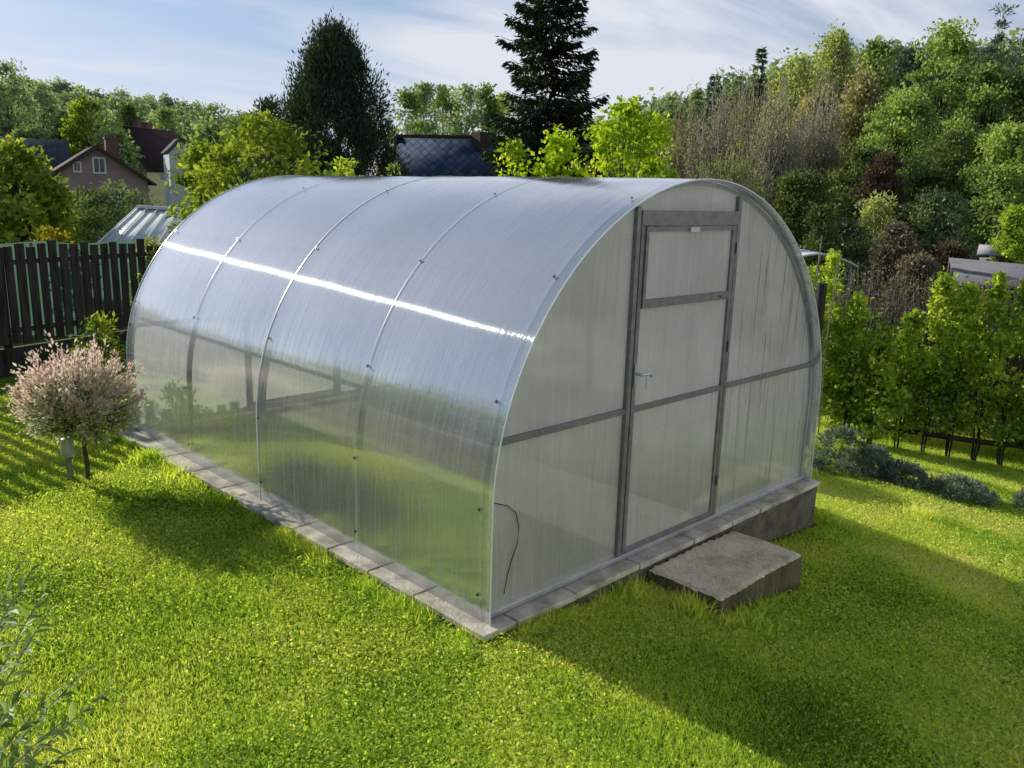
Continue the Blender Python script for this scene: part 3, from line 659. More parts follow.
L_ = leafmat
M['maple'] = L_('yellow_green_leaves', [(.06, .10, .006), (.12, .185, .010), (.20, .26, .015), (.30, .33, .03)], trans=.5, nscale=.8)
M['fruit'] = L_('fruit_leaves', [(.035, .058, .010), (.08, .118, .016), (.15, .19, .024), (.24, .26, .04)], trans=.4, nscale=1.2)
M['sideleaf'] = L_('hedge_leaves', [(.035, .065, .012), (.085, .13, .018), (.165, .215, .03), (.26, .30, .06)], trans=.55, nscale=1.5)
M['lush'] = L_('lush_leaves', [(.022, .034, .014), (.048, .074, .024), (.088, .118, .034), (.14, .17, .05)], trans=.4, nscale=.35, patch=.5)
M['olive'] = L_('olive_leaves', [(.05, .06, .025), (.09, .105, .042), (.135, .15, .06), (.18, .19, .085)], trans=.45, nscale=.3)
M['tan'] = L_('tan_spring_leaves', [(.09, .085, .05), (.14, .13, .075), (.19, .175, .10)], trans=.45, nscale=.4)
M['birch'] = L_('birch_leaves', [(.05, .075, .025), (.085, .115, .035), (.12, .155, .05)], trans=.35, nscale=.4)
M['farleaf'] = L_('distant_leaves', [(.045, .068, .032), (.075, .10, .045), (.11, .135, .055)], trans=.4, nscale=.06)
M['hazeleaf'] = L_('hazy_leaves', [(.06, .085, .06), (.09, .115, .07), (.12, .145, .075)], trans=.4, nscale=.1)  # blue-grey distance haze mixed into the leaf colour
M['spruce'] = L_('spruce_needles', [(.006, .012, .007), (.013, .024, .010), (.03, .045, .014)], trans=.12, nscale=1.0)
M['thuja'] = L_('thuja_sprays', [(.012, .020, .012), (.022, .034, .017), (.045, .056, .024)], trans=.2, nscale=.7)
M['pinedark'] = L_('pine_needles', [(.03, .045, .035), (.05, .07, .05), (.07, .095, .06)], trans=.15, nscale=.5)
M['dark'] = L_('dark_leaves', [(.012, .019, .007), (.024, .034, .010), (.048, .062, .017)], trans=.25, nscale=.8)
M['greybush'] = L_('grey_green_leaves', [(.035, .05, .025), (.06, .08, .04), (.10, .125, .06)], trans=.3, nscale=.9)
M['dusky'] = L_('dusky_leaves', [(.045, .04, .028), (.075, .062, .045), (.11, .095, .07)], trans=.25, nscale=.9)
M['red'] = L_('copper_leaves', [(.030, .022, .016), (.048, .034, .022), (.07, .05, .03)], trans=.3, nscale=.9)
M['catmint'] = L_('glaucous_leaves', [(.05, .07, .052), (.085, .11, .09), (.14, .165, .14)], trans=.3, nscale=3)
M['willow'] = L_('pink_willow_leaves', [(.10, .16, .04), (.36, .46, .18), (.82, .78, .58), (.90, .74, .66)], trans=.5, nscale=5, tcol=(1.05, 1, .85), patch=.2)
M['willow_pink'] = L_('pink_willow_shoots', [(.88, .72, .62), (.92, .54, .52), (.93, .76, .70)], trans=.5, nscale=5, tcol=(1.05, .95, .85))
M['budd'] = L_('silvery_lance_leaves', [(.05, .09, .018), (.10, .15, .03), (.19, .24, .08)], trans=.4, nscale=8, gloss=.04, tcol=(1.1, 1.15, .6))
M['autumn'] = L_('golden_leaves', [(.09, .09, .01), (.15, .13, .015), (.20, .13, .02)], trans=.4, nscale=3)

# pink dappled willow standard
def willow():
    b = np.array([-.622, 3.166, gzf(-.622, 3.166)]); rng = np.random.default_rng(11)
    t = empty('dappled_willow', b, 'small pink and cream dappled willow on a single thin stem', 'shrub')
    top = b + np.array([0, 0, .32]); ctr = b + np.array([.0, 0, .49])
    wb = MB(); wb.tube([b - [0, 0, .05], b + [.004, 0, .12], b + [-.004, 0, .22], top], [.016, .015, .014, .013], 8)
    P, D, A, PP, DD, AA = [], [], [], [], [], []
    for k in range(300):
        d = rand_dirs(rng, 1)[0]; d[2] = d[2] * .7 + .22; d /= np.linalg.norm(d)
        R_ = np.array([.345, .345, .26]) * (.50 + .58 * rng.random())
        e = ctr + d * R_ + np.array([0, 0, .03]); e2 = e + (d * .6 + np.array([0, 0, .8])) * .16 * rng.random() ** 2
        pts = np.array([top, top + (e - top) * .5 + np.array([0, 0, .03]), e, e2]); 
        wb.tube(pts, [.005, .003, .0018, .001], 4, False)
        s = np.linspace(.28, 1, 26); L0 = pts[0] + 0
        cur = np.stack([np.interp(s * 3, [0, 1, 2.6, 3], pts[:, i]) for i in range(3)], 1)
        for r_ in range(2):
            P.append(cur + rng.normal(size=cur.shape) * .020); D.append(rng.normal(size=cur.shape) * .8 + d + [0, 0, .3]); A.append(np.clip(.25 + .5 * s ** 2 + (e[2] - ctr[2]) * .8 + rng.normal(size=len(s)) * .17, 0, 1))
        q_ = e + (e2 - e) * rng.random((20, 1)) + rng.normal(size=(20, 3)) * .011
        if d[2] > -.15: PP.append(q_); DD.append(np.tile(d + [0, 0, .9], (20, 1)) + rng.normal(size=(20, 3)) * .5); AA.append(rng.random(20))
    wb.build('stem', M['bark'], t, smooth=True)
    for nm, mm, a_, b_, c_ in (('crown', 'willow', P, D, A), ('pink_shoots', 'willow_pink', PP, DD, AA)):
        P_, D_, A2 = np.concatenate(a_), np.concatenate(b_), np.concatenate(c_); n = len(P_)
        L = .020 + .016 * rng.random(n); V, Fi, A3 = leaf_arrays(P_, D_, rand_dirs(rng, n), L, L * .46, .15, A2); np_mesh(nm, V, Fi, 3, M[mm], parent=t, attr=A3)
willow()
# stake with upturned plastic cup
def stake():
    x, y = -.704, 3.23; z = gzf(x, y)
    q = MB(); q.tube([(x, y, z - .05), (x - .004, y, z + .20)], .018, 8); o = q.build('support_stake', M['bark_pale'], loc=(x, y, z)); tag(o, 'short round wooden stake beside the willow stem', 'stake')
    m_, nt, out = newmat('milky_plastic'); b_ = N(nt, 'ShaderNodeBsdfPrincipled', i_Roughness=.3); b_.inputs['Base Color'].default_value = (.62, .68, .62, 1); b_.inputs['Transmission Weight'].default_value = .35
    LK(nt, b_.outputs[0], out.inputs[0])
    q = MB(); n = 20; prof = [(.040, .17), (.043, .172), (.041, .20), (.035, .285), (.032, .29), (.0, .292)]
    V = []; Fc = []
    for i, (r_, h_) in enumerate(prof):
        for k in range(n): V.append((x - .004 + r_ * math.cos(2*PI*k/n), y + r_ * math.sin(2*PI*k/n), z + h_))
    for i in range(len(prof)-1):
        for k in range(n): Fc.append((i*n+k, i*n+(k+1) % n, (i+1)*n+(k+1) % n, (i+1)*n+k))
    q.add(V, Fc); o = q.build('plastic_cup', m_, smooth=True, loc=(x, y, z + .26)); tag(o, 'milky plastic cup turned upside down on the short stake', 'cup')
stake()

# ------------------------------------------------------------------ picket fence
def fence():
    a = np.array([-2.4, 5.9]); b = np.array([1.55, 7.3]); d = (b - a) / np.linalg.norm(b - a); nrm = np.array([-d[1], d[0]]); Ln = np.linalg.norm(b - a)
    T = empty('picket_fence', (a[0], a[1], gzf(*a)), 'black stained wooden picket fence behind the pink willow', 'fence'); rng = random.Random(2)
    pk = MB(); s = 0; i = 0
    while s < Ln:
        wv = .083 + rng.uniform(-.005, .005); c = a + d * (s + wv / 2); top = 1.30 - .022 * s + (.03 if i % 3 == 0 else -.01) + rng.uniform(-.02, .02); th = rng.uniform(-.012, .012)
        def Mx(V, c=c, th=th):
            x = V[:, 0] + th * (V[:, 2] - .7); return np.stack([c[0] + d[0] * x - nrm[0] * V[:, 1] * -1, c[1] + d[1] * x + nrm[1] * V[:, 1], V[:, 2]], 1)
        pk.box((-wv / 2, -.032, .29 + rng.uniform(-.01, .01)), (wv / 2, -.012, top), Mx); s += wv + .036 + rng.uniform(-.006, .006); i += 1
    pk.build('pickets', M['fence'], T)
    for z in (1.08, .42):
        q = MB(); q.bar((*(a), z), (*(b), z), .05, .05); q.build('rail', M['fence'], T)
    s = .3
    while s < Ln:
        c = a + d * s + nrm * .055; q = MB(); q.box((c[0] - .04, c[1] - .04, -.4), (c[0] + .04, c[1] + .04, 1.22)); q.build('post', M['fence'], T, bevel=.004); s += 2.1
    q = MB(); q.bar((*(a + nrm * .02), .07), (*(b + nrm * .02), .07), .05, .36); q.build('base_board', M['fence'], T)
def windbreak():
    a = np.array([-4.5, 11.6]); b = np.array([5.0, 10.2]); T = empty('windbreak', (a[0], a[1], gzf(*a)), 'faded green translucent net standing in the garden behind the black pickets', 'windbreak')
    m_ = leafmat('green_net', [(.035, .06, .045), (.05, .08, .055)], trans=.6, gloss=.0, tcol=(1, 1.1, 1)); q = MB(); n = 60
    for k in range(n + 1):
        p = a + (b - a) * k / n; w_ = .03 * math.sin(k * 1.7); q.add([(p[0], p[1] + w_, gzf(*p) - .1), (p[0], p[1] + w_, 1.0 + .02 * math.sin(k * .9))], [])
    q.f = [[2*k, 2*k+2, 2*k+3, 2*k+1] for k in range(n)]; q.build('net', m_, T)
    for k in range(6):
        p = a + (b - a) * k / 5; q = MB(); q.tube([(p[0], p[1] + .06, gzf(*p) - .2), (p[0], p[1] + .06, 1.03)], .02, 6); q.build('post', M['bark_dark'], T)
windbreak()
fence()

# ------------------------------------------------------------------ left background
ptree('leafy_shrub', 'tall green leafy shrub at the fence just right of the pink willow', 'shrub', 97, 316, 7.2, 24, prof='dome', crown0=.1, nclump=45, lpc=40, leaf=.05, cr=.09, mat=M['fruit'], tr=.012, seed=21, trunks=5, asp=.4)
ptree('maple_bush', 'tall yellow green leafy tree over the fence at far left', 'tree', 10, 146, 15.5, 62, prof='oval', crown0=.25, nclump=120, lpc=60, leaf=.13, cr=.32, mat=M['fruit'], tr=.07, seed=22, asp=.75)
ptree('golden_shrub', 'low golden leaved shrub showing just above the black fence', 'shrub', 52, 222, 12.5, 24, prof='dome', crown0=.3, nclump=40, lpc=50, leaf=.06, cr=.14, mat=M['autumn'], tr=.02, seed=23)
ptree('round_shrub', 'grey green bush below the pink gabled house', 'shrub', 108, 178, 24, 42, prof='round', crown0=.1, nclump=90, lpc=90, leaf=.13, cr=.5, mat=M['greybush'], tr=.06, seed=24)
ptree('round_shrub', 'dark bush between the leaf tree and the small glass frame', 'shrub', 80, 205, 20, 34, prof='dome', crown0=.05, nclump=60, lpc=80, leaf=.10, cr=.35, mat=M['dark'], tr=.05, seed=25)
ptree('fruit_tree', 'wide fruit tree with big sunlit leaves behind the greenhouse roof', 'tree', 262, 114, 10.6, 78, prof='oval', crown0=.30, nclump=150, lpc=52, leaf=.09, cr=.20, mat=M['fruit'], tr=.07, seed=26, asp=.5, droop=.5)
ptree('fruit_tree', 'smaller fruit tree leaning left over the glass frame', 'tree', 200, 140, 14.5, 32, prof='oval', crown0=.2, nclump=60, lpc=50, leaf=.115, cr=.22, mat=M['fruit'], tr=.05, seed=27, asp=.5, droop=.6)
ptree('leafy_shrub', 'small light green shoots above the roof left of the slate roof', 'shrub', 345, 158, 11.5, 26, prof='dome', crown0=.5, nclump=26, lpc=40, leaf=.07, cr=.10, mat=M['sideleaf'], tr=.02, seed=28)
ptree('leafy_shrub', 'light shoots rising over the roof against the slate roof', 'shrub', 396, 163, 11.8, 18, prof='dome', crown0=.5, nclump=18, lpc=36, leaf=.07, cr=.10, mat=M['birch'], tr=.02, seed=29)

# thuja
ptree('thuja', 'huge dark conical thuja beside the slate roof', 'tree', 334, 30, 20, 64, prof='thuja', crown0=.0, nclump=760, lpc=170, leaf=.10, cr=.34, mat=M['thuja'], tr=.14, bark=M['bark_dark'], seed=30, asp=.28, up=.9, flat=1.3, limbs=False, shell=.6)
ptree('juniper', 'short dark conifer tight against the left side of the thuja', 'tree', 268, 96, 24, 26, prof='cone', crown0=.05, nclump=120, lpc=60, leaf=.14, cr=.38, mat=M['thuja'], tr=.08, bark=M['bark_dark'], seed=31, asp=.3, up=.4, limbs=False)

# spruce with drooping branches
def spruce(name, label, px, top, depth, hw, seed, mat, bark, nb=26, sparse=1.0, leaf=.16, group=None, step=.33):
    b, H, Rd = tpx(px, top, depth, hw); b = np.array(b); rng = np.random.default_rng(seed)
    t = empty(name, b, label, 'tree', group); wb = MB(); wb.tube(limb(rng, b - [0, 0, .2], b + [0, 0, H], 0, 10), np.linspace(.02 * H, .01, 10), 8)
    P, D = [], []
    z = H * .08; 
    while z < H * .99:
        u = z / H; Rr = Rd * (1 - u) ** .72 * 1.0 + .05; k = int(rng.integers(4, 7)); a0 = rng.random() * 6.3
        for j in range(k):
            th = a0 + j * 2 * PI / k + rng.normal() * .25; L = Rr * (.6 + .5 * rng.random())
            if rng.random() > sparse: continue
            s = np.linspace(0, 1, 7)[:, None]; d = np.array([math.cos(th), math.sin(th), 0.0])
            pts = b + [0, 0, z] + d * L * s + np.array([0, 0, 1.0]) * (-.28 * L * np.sin(s * PI * .62) * (1 - u * .8) + .16 * L * s ** 3)
            wb.tube(pts, np.linspace(.018 * L + .004, .004, 7), 4, False)
            m_ = int(L / leaf * 34) + 10; q = rng.random(m_) ** .75
            c = np.stack([np.interp(q, s[:, 0], pts[:, i]) for i in range(3)], 1); sd_ = rng.choice([-1, 1], m_) * rng.random(m_) * .30 * L * (1 - .55 * q)
            lat = np.array([-d[1], d[0], 0]); c += lat * sd_[:, None]; c[:, 2] += -np.abs(sd_) * .38 - rng.random(m_) * .09 * L
            P.append(c); D.append(lat * np.sign(sd_)[:, None] * .6 + d * .7 + np.array([0, 0, -.55]) + rng.normal(size=(m_, 3)) * .35)
        z += step * (.75 + .5 * rng.random()) * (1 - .45 * u)
    wb.build('trunk', bark, t, smooth=True)
    P = np.concatenate(P); D = np.concatenate(D); n = len(P); L = leaf * (.6 + .8 * rng.random(n))
    V, Fi, A = leaf_arrays(P, D, rand_dirs(rng, n), L, L * .30, .15, rng.random(n)); np_mesh('crown', V, Fi, 3, mat, parent=t, attr=A)
spruce('spruce', 'tall dark spruce with drooping branches reaching out of the picture', 557, -150, 22, 103, 40, M['spruce'], M['bark_dark'], leaf=.17, step=.30, sparse=.80)

# yellow-green maple bushes in front of the spruce
for i, (px, tp, dp, hw, nc, lb) in enumerate([(625, 100, 15, 50, 120, 'large yellow green maple right of the spruce'), (560, 132, 14, 34, 60, 'low yellow green maple shoots in front of the spruce'),
        (515, 138, 14.5, 16, 26, 'thin yellow green sapling at the right end of the slate roof'), (655, 118, 17, 30, 60, 'yellow green maple behind the roof ridge near the door end')]):
    ptree('maple', lb, 'tree', px, tp, dp, hw, prof='oval', crown0=.25, nclump=nc, lpc=60, leaf=.085, cr=.24, mat=M['maple'], tr=.05, seed=50 + i, asp=.8, group='yellow green maples behind the roof')

# far birches above slate roof
for i, (px, tp, hw, kind) in enumerate([(408, 92, 20, 0), (425, 82, 18, 1), (447, 78, 18, 0), (466, 86, 16, 1), (486, 82, 18, 0), (505, 92, 18, 2)]):
    ptree('birch', ['pale slender birch far off, first right of the thuja', 'feathery far birch, second from the thuja', 'tallest of the far birches above the slate roof', 'thin far birch right of the tallest one',
          'far birch close to the left edge of the spruce', 'light green far birch half hidden by the spruce'][i], 'tree', px, tp, 62 + 3 * (i % 3), hw, prof='oval', crown0=.18, nclump=70, lpc=60, leaf=.30, cr=.75, mat=M[['birch', 'hazeleaf', 'olive'][kind]],
          bark=M['bark_pale'], tr=.12, seed=60 + i, group='birches in the distance')

# ------------------------------------------------------------------ slate-roofed hut
def tilemat(name, c1, c2, sx, sy, diamond=True, grout=(.03, .04, .06), rough=.5, axis='uv'):
    m_, nt, out = newmat(name); b_ = N(nt, 'ShaderNodeBsdfPrincipled', i_Roughness=rough); b_.inputs['Specular IOR Level'].default_value = .08
    uv = N(nt, 'ShaderNodeUVMap', uv_map='UVMap'); mp_ = N(nt, 'ShaderNodeMapping'); mp_.inputs['Scale'].default_value = (sx, sy, 1)
    mp_.inputs['Rotation'].default_value = (0, 0, R(45) if diamond else 0); LK(nt, uv.outputs[0], mp_.inputs[0])
    br = N(nt, 'ShaderNodeTexBrick', offset=0.0 if diamond else .5, i_Scale=1.0); br.inputs['Mortar Size'].default_value = .045; br.inputs['Brick Width'].default_value = 1.0; br.inputs['Row Height'].default_value = 1.0
    br.inputs['Color1'].default_value = (*c1, 1); br.inputs['Color2'].default_value = (*c2, 1); br.inputs['Mortar'].default_value = (*grout, 1); br.inputs['Bias'].default_value = 0
    LK(nt, mp_.outputs[0], br.inputs['Vector']); LK(nt, br.outputs['Color'], b_.inputs['Base Color'])
    bp = N(nt, 'ShaderNodeBump', i_Strength=.6, i_Distance=.02); LK(nt, br.outputs['Fac'], bp.inputs['Height']); bp.invert = True; LK(nt, bp.outputs[0], b_.inputs['Normal'])
    LK(nt, b_.outputs[0], out.inputs[0]); return m_
def quadmesh(name, corners, mat, parent, thick=.0):
    """corners 4 world points: uv in metres along first edge / last edge"""
    c = np.array(corners, float); u = np.linalg.norm(c[1] - c[0]); v = np.linalg.norm(c[3] - c[0])
    nrm = np.cross(c[1] - c[0], c[3] - c[0]); nrm /= np.linalg.norm(nrm)
    V = np.concatenate([c, c - nrm * thick]) if thick else c
    Fi = np.array([(0,1,2,3)] + ([(4,7,6,5),(0,4,5,1),(1,5,6,2),(2,6,7,3),(3,7,4,0)] if thick else []))
    uvv = np.array([(0, 0), (u, 0), (u, v), (0, v)] * (2 if thick else 1), dtype=float)
    return uvsheet(name, V, Fi, uvv, mat, parent)
M['slate'] = tilemat('slate_diamonds', (.05, .07, .125), (.13, .17, .25), 5.0, 5.0, True, (.02, .028, .045), .85)
M['render_pink'] = solid('old_pink_render', (.32, .20, .20), (.40, .27, .265), scale=1.5, rough=.95)
M['render_yellow'] = solid('yellow_render', (.58, .53, .28), (.66, .61, .35), scale=1.2, rough=.95)
M['render_white'] = solid('white_render', (.52, .54, .55), (.62, .64, .66), scale=1.2, rough=.9)
M['roofdark'] = tilemat('dark_red_tiles', (.045, .03, .034), (.06, .04, .043), 3, 3, False, (.025, .018, .02), .8)
M['roofblue'] = tilemat('grey_blue_tiles', (.045, .055, .07), (.06, .072, .09), 3, 3, False, (.03, .035, .045), .8)
M['glassdark'] = solid('window_glass', (.05, .06, .075), (.09, .10, .12), scale=1, rough=.12, spec=.8)
M['white_frame'] = solid('white_paint', (.70, .70, .68), (.78, .78, .76), rough=.5)
M['wood_dark'] = solid('brown_wood', (.05, .035, .025), (.09, .065, .045), scale=8, rough=.8)
M['brickred'] = solid('chimney_brick', (.16, .075, .065), (.23, .12, .10), scale=5, rough=.9)
def house(name, label, cat, c, ang, Wd, Dp, zb, ze, zr, wallm, roofm, over=.35, windows=(), chimneys=(), gable_mat=None):
    """gable house: local x = along the gable wall, -y local = face towards viewer; ridge runs local y"""
    ca, sa = math.cos(ang), math.sin(ang)
    def W_(x, y, z): return np.array([c[0] + ca * x - sa * y, c[1] + sa * x + ca * y, z])
    T = empty(name, (c[0], c[1], zb), label, cat); h = Wd / 2; g = Dp / 2
    q = MB(); V = [W_(-h,-g,zb),W_(h,-g,zb),W_(h,-g,ze),W_(0,-g,zr),W_(-h,-g,ze),W_(-h,g,zb),W_(h,g,zb),W_(h,g,ze),W_(0,g,zr),W_(-h,g,ze)]
    q.add(V, [(0,1,2,3,4),(5,9,8,7,6),(0,4,9,5),(1,6,7,2)]); q.build('wall', wallm, T)
    sl_ = (zr - ze) / h; oz = over * sl_
    RF = None
    for s in (-1, 1):
        rf = quadmesh('roof', [W_(s*(h+over), -g-over, ze-oz+.06), W_(0, -g-over, zr+.06), W_(0, g+over, zr+.06), W_(s*(h+over), g+over, ze-oz+.06)] if s < 0 else
                 [W_(0, -g-over, zr+.06), W_(s*(h+over), -g-over, ze-oz+.06), W_(s*(h+over), g+over, ze-oz+.06), W_(0, g+over, zr+.06)], roofm, T, .16); RF = RF or rf
        q = MB(); q.bar(W_(s*(h+over), -g-over-.02, ze-oz-.04), W_(0, -g-over-.02, zr-.04), .05, .13); q.build('barge_board', M['wood_dark'], T)
    for (x, z, w_, h_, side) in windows:   # side 0 = gable face, 1 = +x face, -1 = -x face
        def Q(u, e, zz): return W_(u, -g - e, zz) if side == 0 else W_(side * (h + e), u, zz)
        f = MB(); 
        for (u0, u1, z0, z1) in ((x-w_/2-.1, x+w_/2+.1, z-.1, z), (x-w_/2-.1, x+w_/2+.1, z+h_, z+h_+.1), (x-w_/2-.1, x-w_/2, z, z+h_), (x+w_/2, x+w_/2+.1, z, z+h_)):
            f.add([Q(u0,.0,z0),Q(u1,.0,z0),Q(u1,.0,z1),Q(u0,.0,z1),Q(u0,.06,z0),Q(u1,.06,z0),Q(u1,.06,z1),Q(u0,.06,z1)], [(4,5,6,7),(0,1,5,4),(1,2,6,5),(2,3,7,6),(3,0,4,7)])
        fo = f.build('window', M['white_frame'], T)
        p = MB(); p.add([Q(x-w_/2,.02,z),Q(x+w_/2,.02,z),Q(x+w_/2,.02,z+h_),Q(x-w_/2,.02,z+h_)], [(0,1,2,3)]); p.build('pane', M['glassdark'], fo)
        for k in ((x,),) : 
            p = MB(); p.add([Q(x-.025,.05,z),Q(x+.025,.05,z),Q(x+.025,.05,z+h_),Q(x-.025,.05,z+h_)], [(0,1,2,3)]); p.build('mullion', M['white_frame'], fo)
    for (x, y, w_, top) in chimneys:
        p = MB(); z0 = zr - abs(x) * sl_ - .4
        def Mx(V): return np.stack([W_(*v) for v in V])
        p.box((x-w_/2, y-w_/2, z0), (x+w_/2, y+w_/2, top), Mx); p.box((x-w_/2-.06, y-w_/2-.06, top), (x+w_/2+.06, y+w_/2+.06, top+.12), Mx); p.build('chimney', M['brickred'], RF)
    return T
def camang(px):  # angle whose local -y faces the camera for something seen at px
    p = at(px, 200, 10) - CAM; return math.atan2(p[1], p[0]) - PI / 2
def hpos(px, d): p = at(px, 185, d); return p[0], p[1]
# pink house at 58 m
d_ = 58; c = hpos(97, d_); z = lambda py, d: 1.86 + (181.5 - py) * d / F
c = hpos(94, d_)
house('pink_house', 'dusky pink gabled house with white framed attic window among the bushes', 'house', c, camang(97) + .10, 5.9, 7, -3.2, z(178, d_), z(149, d_), M['render_pink'], M['roofdark'], .45,
      windows=[(0.05, z(172.5, d_), .60, .85, 0), (-1.25, z(172, d_), .30, .5, 0), (-1.9, z(206, d_), .8, 1.0, 0), (1.2, z(205, d_), .9, 1.1, 0)], chimneys=[(1.15, -1.0, .75, z(140, d_))])
d_ = 98; c = hpos(153, d_)
house('yellow_house', 'pale yellow house with steep dark roof and small attic window', 'house', c, camang(153) - R(38), 5.0, 8.2, -3.5, z(166, d_), z(129, d_), M['render_yellow'], M['roofdark'], .3,
      windows=[(.0, z(157, d_), .7, .8, 0), (-1.2, z(176, d_), .8, .8, 0), (.9, z(176, d_), .8, .8, 0), (-1.5, z(178, d_), .9, .9, 1), (1.5, z(178, d_), .9, .9, 1)], chimneys=[(-.4, -1.6, .6, z(123, d_)), (-.5, .2, .8, z(124, d_))])
d_ = 84; c = hpos(180, d_)
house('white_house', 'small white gabled house right of the dark roof', 'house', c, camang(180) + .15, 2.3, 4, -3.5, z(150, d_), z(138, d_), M['render_white'], M['roofdark'], .2,
      windows=[(.05, z(147.5, d_), .35, .45, 0), (0, z(160, d_), .8, .8, 0)])
d_ = 72; c = hpos(22, d_)
house('blue_roofed_house', 'low house with grey blue roof half hidden at far left', 'house', c, camang(22) + PI / 2, 5.0, 7.0, -3, z(166, d_), z(142, d_), M['render_white'], M['roofblue'], .3)
# unseen house added behind the camera; pale wall bounces sun onto the greenhouse front
house('reflector_house', 'long pale rendered house added out of view to bounce sunlight onto the greenhouse front', 'house', (-1.0, -11.8), PI / 2, 8.0, 19.0, -1.2, 5.2, 8.6, M['render_white'], M['roofdark'], .5,
      windows=[(-6.5, .9, 1.2, 1.4, 1), (-2.5, .9, 1.2, 1.4, 1), (3.0, .9, 1.2, 1.4, 1), (6.5, .9, 1.2, 1.4, 1), (-2.5, 3.3, 1.2, 1.2, 1), (3.0, 3.3, 1.2, 1.2, 1)], chimneys=[(.8, 2.0, .8, 9.6)])
# slate hut
def slate_hut():
    T = empty('garden_house', at(450, 230, 25), 'garden house with dark blue diamond slate roof behind the greenhouse', 'garden house')
    bl, br_ = at(392, 190, 25.2), at(520, 191, 25.7); tl, tr_ = at(396, 137.5, 26), at(512, 139, 26.5)
    rf = quadmesh('roof', [bl, br_, tr_, tl], M['slate'], T, .08)
    bk = at(396, 184, 28.5); bk2 = at(512, 185, 29)
    quadmesh('rear_roof', [tl, tr_, bk2, bk], M['slate'], T, .06)
    q = MB(); q.bar(tl + [0, 0, .04], tr_ + [0, 0, .04], .2, .1); q.build('ridge_cap', M['wood_dark'], rf)
    q = MB(); q.bar(bl, tl, .08, .18); q.build('barge_board', M['wood_dark'], T)
    zf = -1.6; i_ = (tr_ - tl) / np.linalg.norm(tr_ - tl) * .25
    c1, c2, c3, c4 = bl + i_, br_ - i_, bk2 - i_, bk + i_
    q = MB(); dn = lambda p, z_: np.array([p[0], p[1], z_]); V = [dn(c1, zf), dn(c2, zf), dn(c3, zf), dn(c4, zf), c1 - [0,0,.1], c2 - [0,0,.1], c3 - [0,0,.1], c4 - [0,0,.1], tl + i_ - [0,0,.1], tr_ - i_ - [0,0,.1]]
    q.add(V, [(0,1,5,4),(1,2,6,9,5),(2,3,7,6),(3,0,4,8,7)]); q.build('wall', M['wood_dark'], T)
    p = at(484, 137, 26.3); q = MB(); q.box((p[0]-.35, p[1]-.2, p[2]-.4), (p[0]+.35, p[1]+.2, p[2]+.13)); q.build('chimney', M['wood_dark'], rf)
slate_hut()
# small glass-roofed cold frame building
def coldframe():
    T = empty('glass_lean_to', at(148, 300, 17), 'low lean to with sloping ribbed glass roof behind the black fence', 'lean-to')
    m_ = solid('milky_roofing', (.62, .66, .62), (.78, .80, .76), scale=6, rough=.35, stretch=(1, 1, 1), spec=.5)
    bl, br_, tr_, tl = at(95, 247, 14.6), at(183, 252, 14.9), at(200, 212, 17.2), at(137, 208, 17)
    rf = quadmesh('glass_roof', [bl, br_, tr_, tl], m_, T, .02)
    for k in range(7):
        f = k / 6; a, b = bl + (br_ - bl) * f, tl + (tr_ - tl) * f; q = MB(); q.bar(a + [0,0,.02], b + [0,0,.02], .025, .02); q.build('glazing_bar', M['white_frame'], T)
    q = MB(); q.bar(tl + [0,0,.03], tr_ + [0,0,.03], .12, .06); q.build('ridge_board', M['white_frame'], T)
    dn = lambda p, z_=-1.2: np.array([p[0], p[1], z_]); q = MB(); e = np.array([0,0,-.04])
    q.add([dn(bl), dn(br_), dn(tr_), dn(tl), bl+e, br_+e, tr_+e, tl+e], [(0,1,5,4),(1,2,6,5),(2,3,7,6),(3,0,4,7)]); q.build('wall', M['wood_dark'], T)
coldframe()
ptree('leafy_shrub', 'fluffy dry shrub between the glass lean to and the greenhouse edge', 'shrub', 152, 232, 9.5, 20, prof='dome', crown0=.3, nclump=40, lpc=40, leaf=.045, cr=.10, mat=M['olive'], tr=.015, seed=33)

# ------------------------------------------------------------------ forests
def forest(name, label, trees_, mat, seed, leafk=1.0, n_per=900, cat='forest'):
    rng = np.random.default_rng(seed); Ps, Ls, As, Ds = [], [], [], []
    for (x, y, z0, h, r_) in trees_:
        k = 26; u = rng.random(k); th = rng.random(k) * 2 * PI; rr = r_ * PROF['oval'](u) * (.5 + .5 * rng.random(k))
        C_ = np.stack([x + rr * np.cos(th), y + rr * np.sin(th), z0 + h * (.25 + .75 * u)], 1); m_ = n_per // k
        o = rand_dirs(rng, k * m_) * (rng.random(k * m_) ** .4)[:, None] * r_ * .42; P = np.repeat(C_, m_, 0) + o
        Ps.append(P); Ls.append(np.full(len(P), r_ * .20 * leafk) * (.6 + .8 * rng.random(len(P)))); As.append(np.clip(.5 + rng.normal() * .22 + rng.normal(size=len(P)) * .15, 0, 1)); Ds.append(o)
    P = np.concatenate(Ps); L = np.concatenate(Ls); n = len(P)
    V, Fi, A = leaf_arrays(P, rand_dirs(rng, n), rand_dirs(rng, n) * .7 + np.concatenate(Ds) * .4 + [0, 0, .5], L, L * .8, .15, np.concatenate(As))
    o = np_mesh(name, V, Fi, 3, mat, attr=A); tag(o, label, cat, kind='stuff')
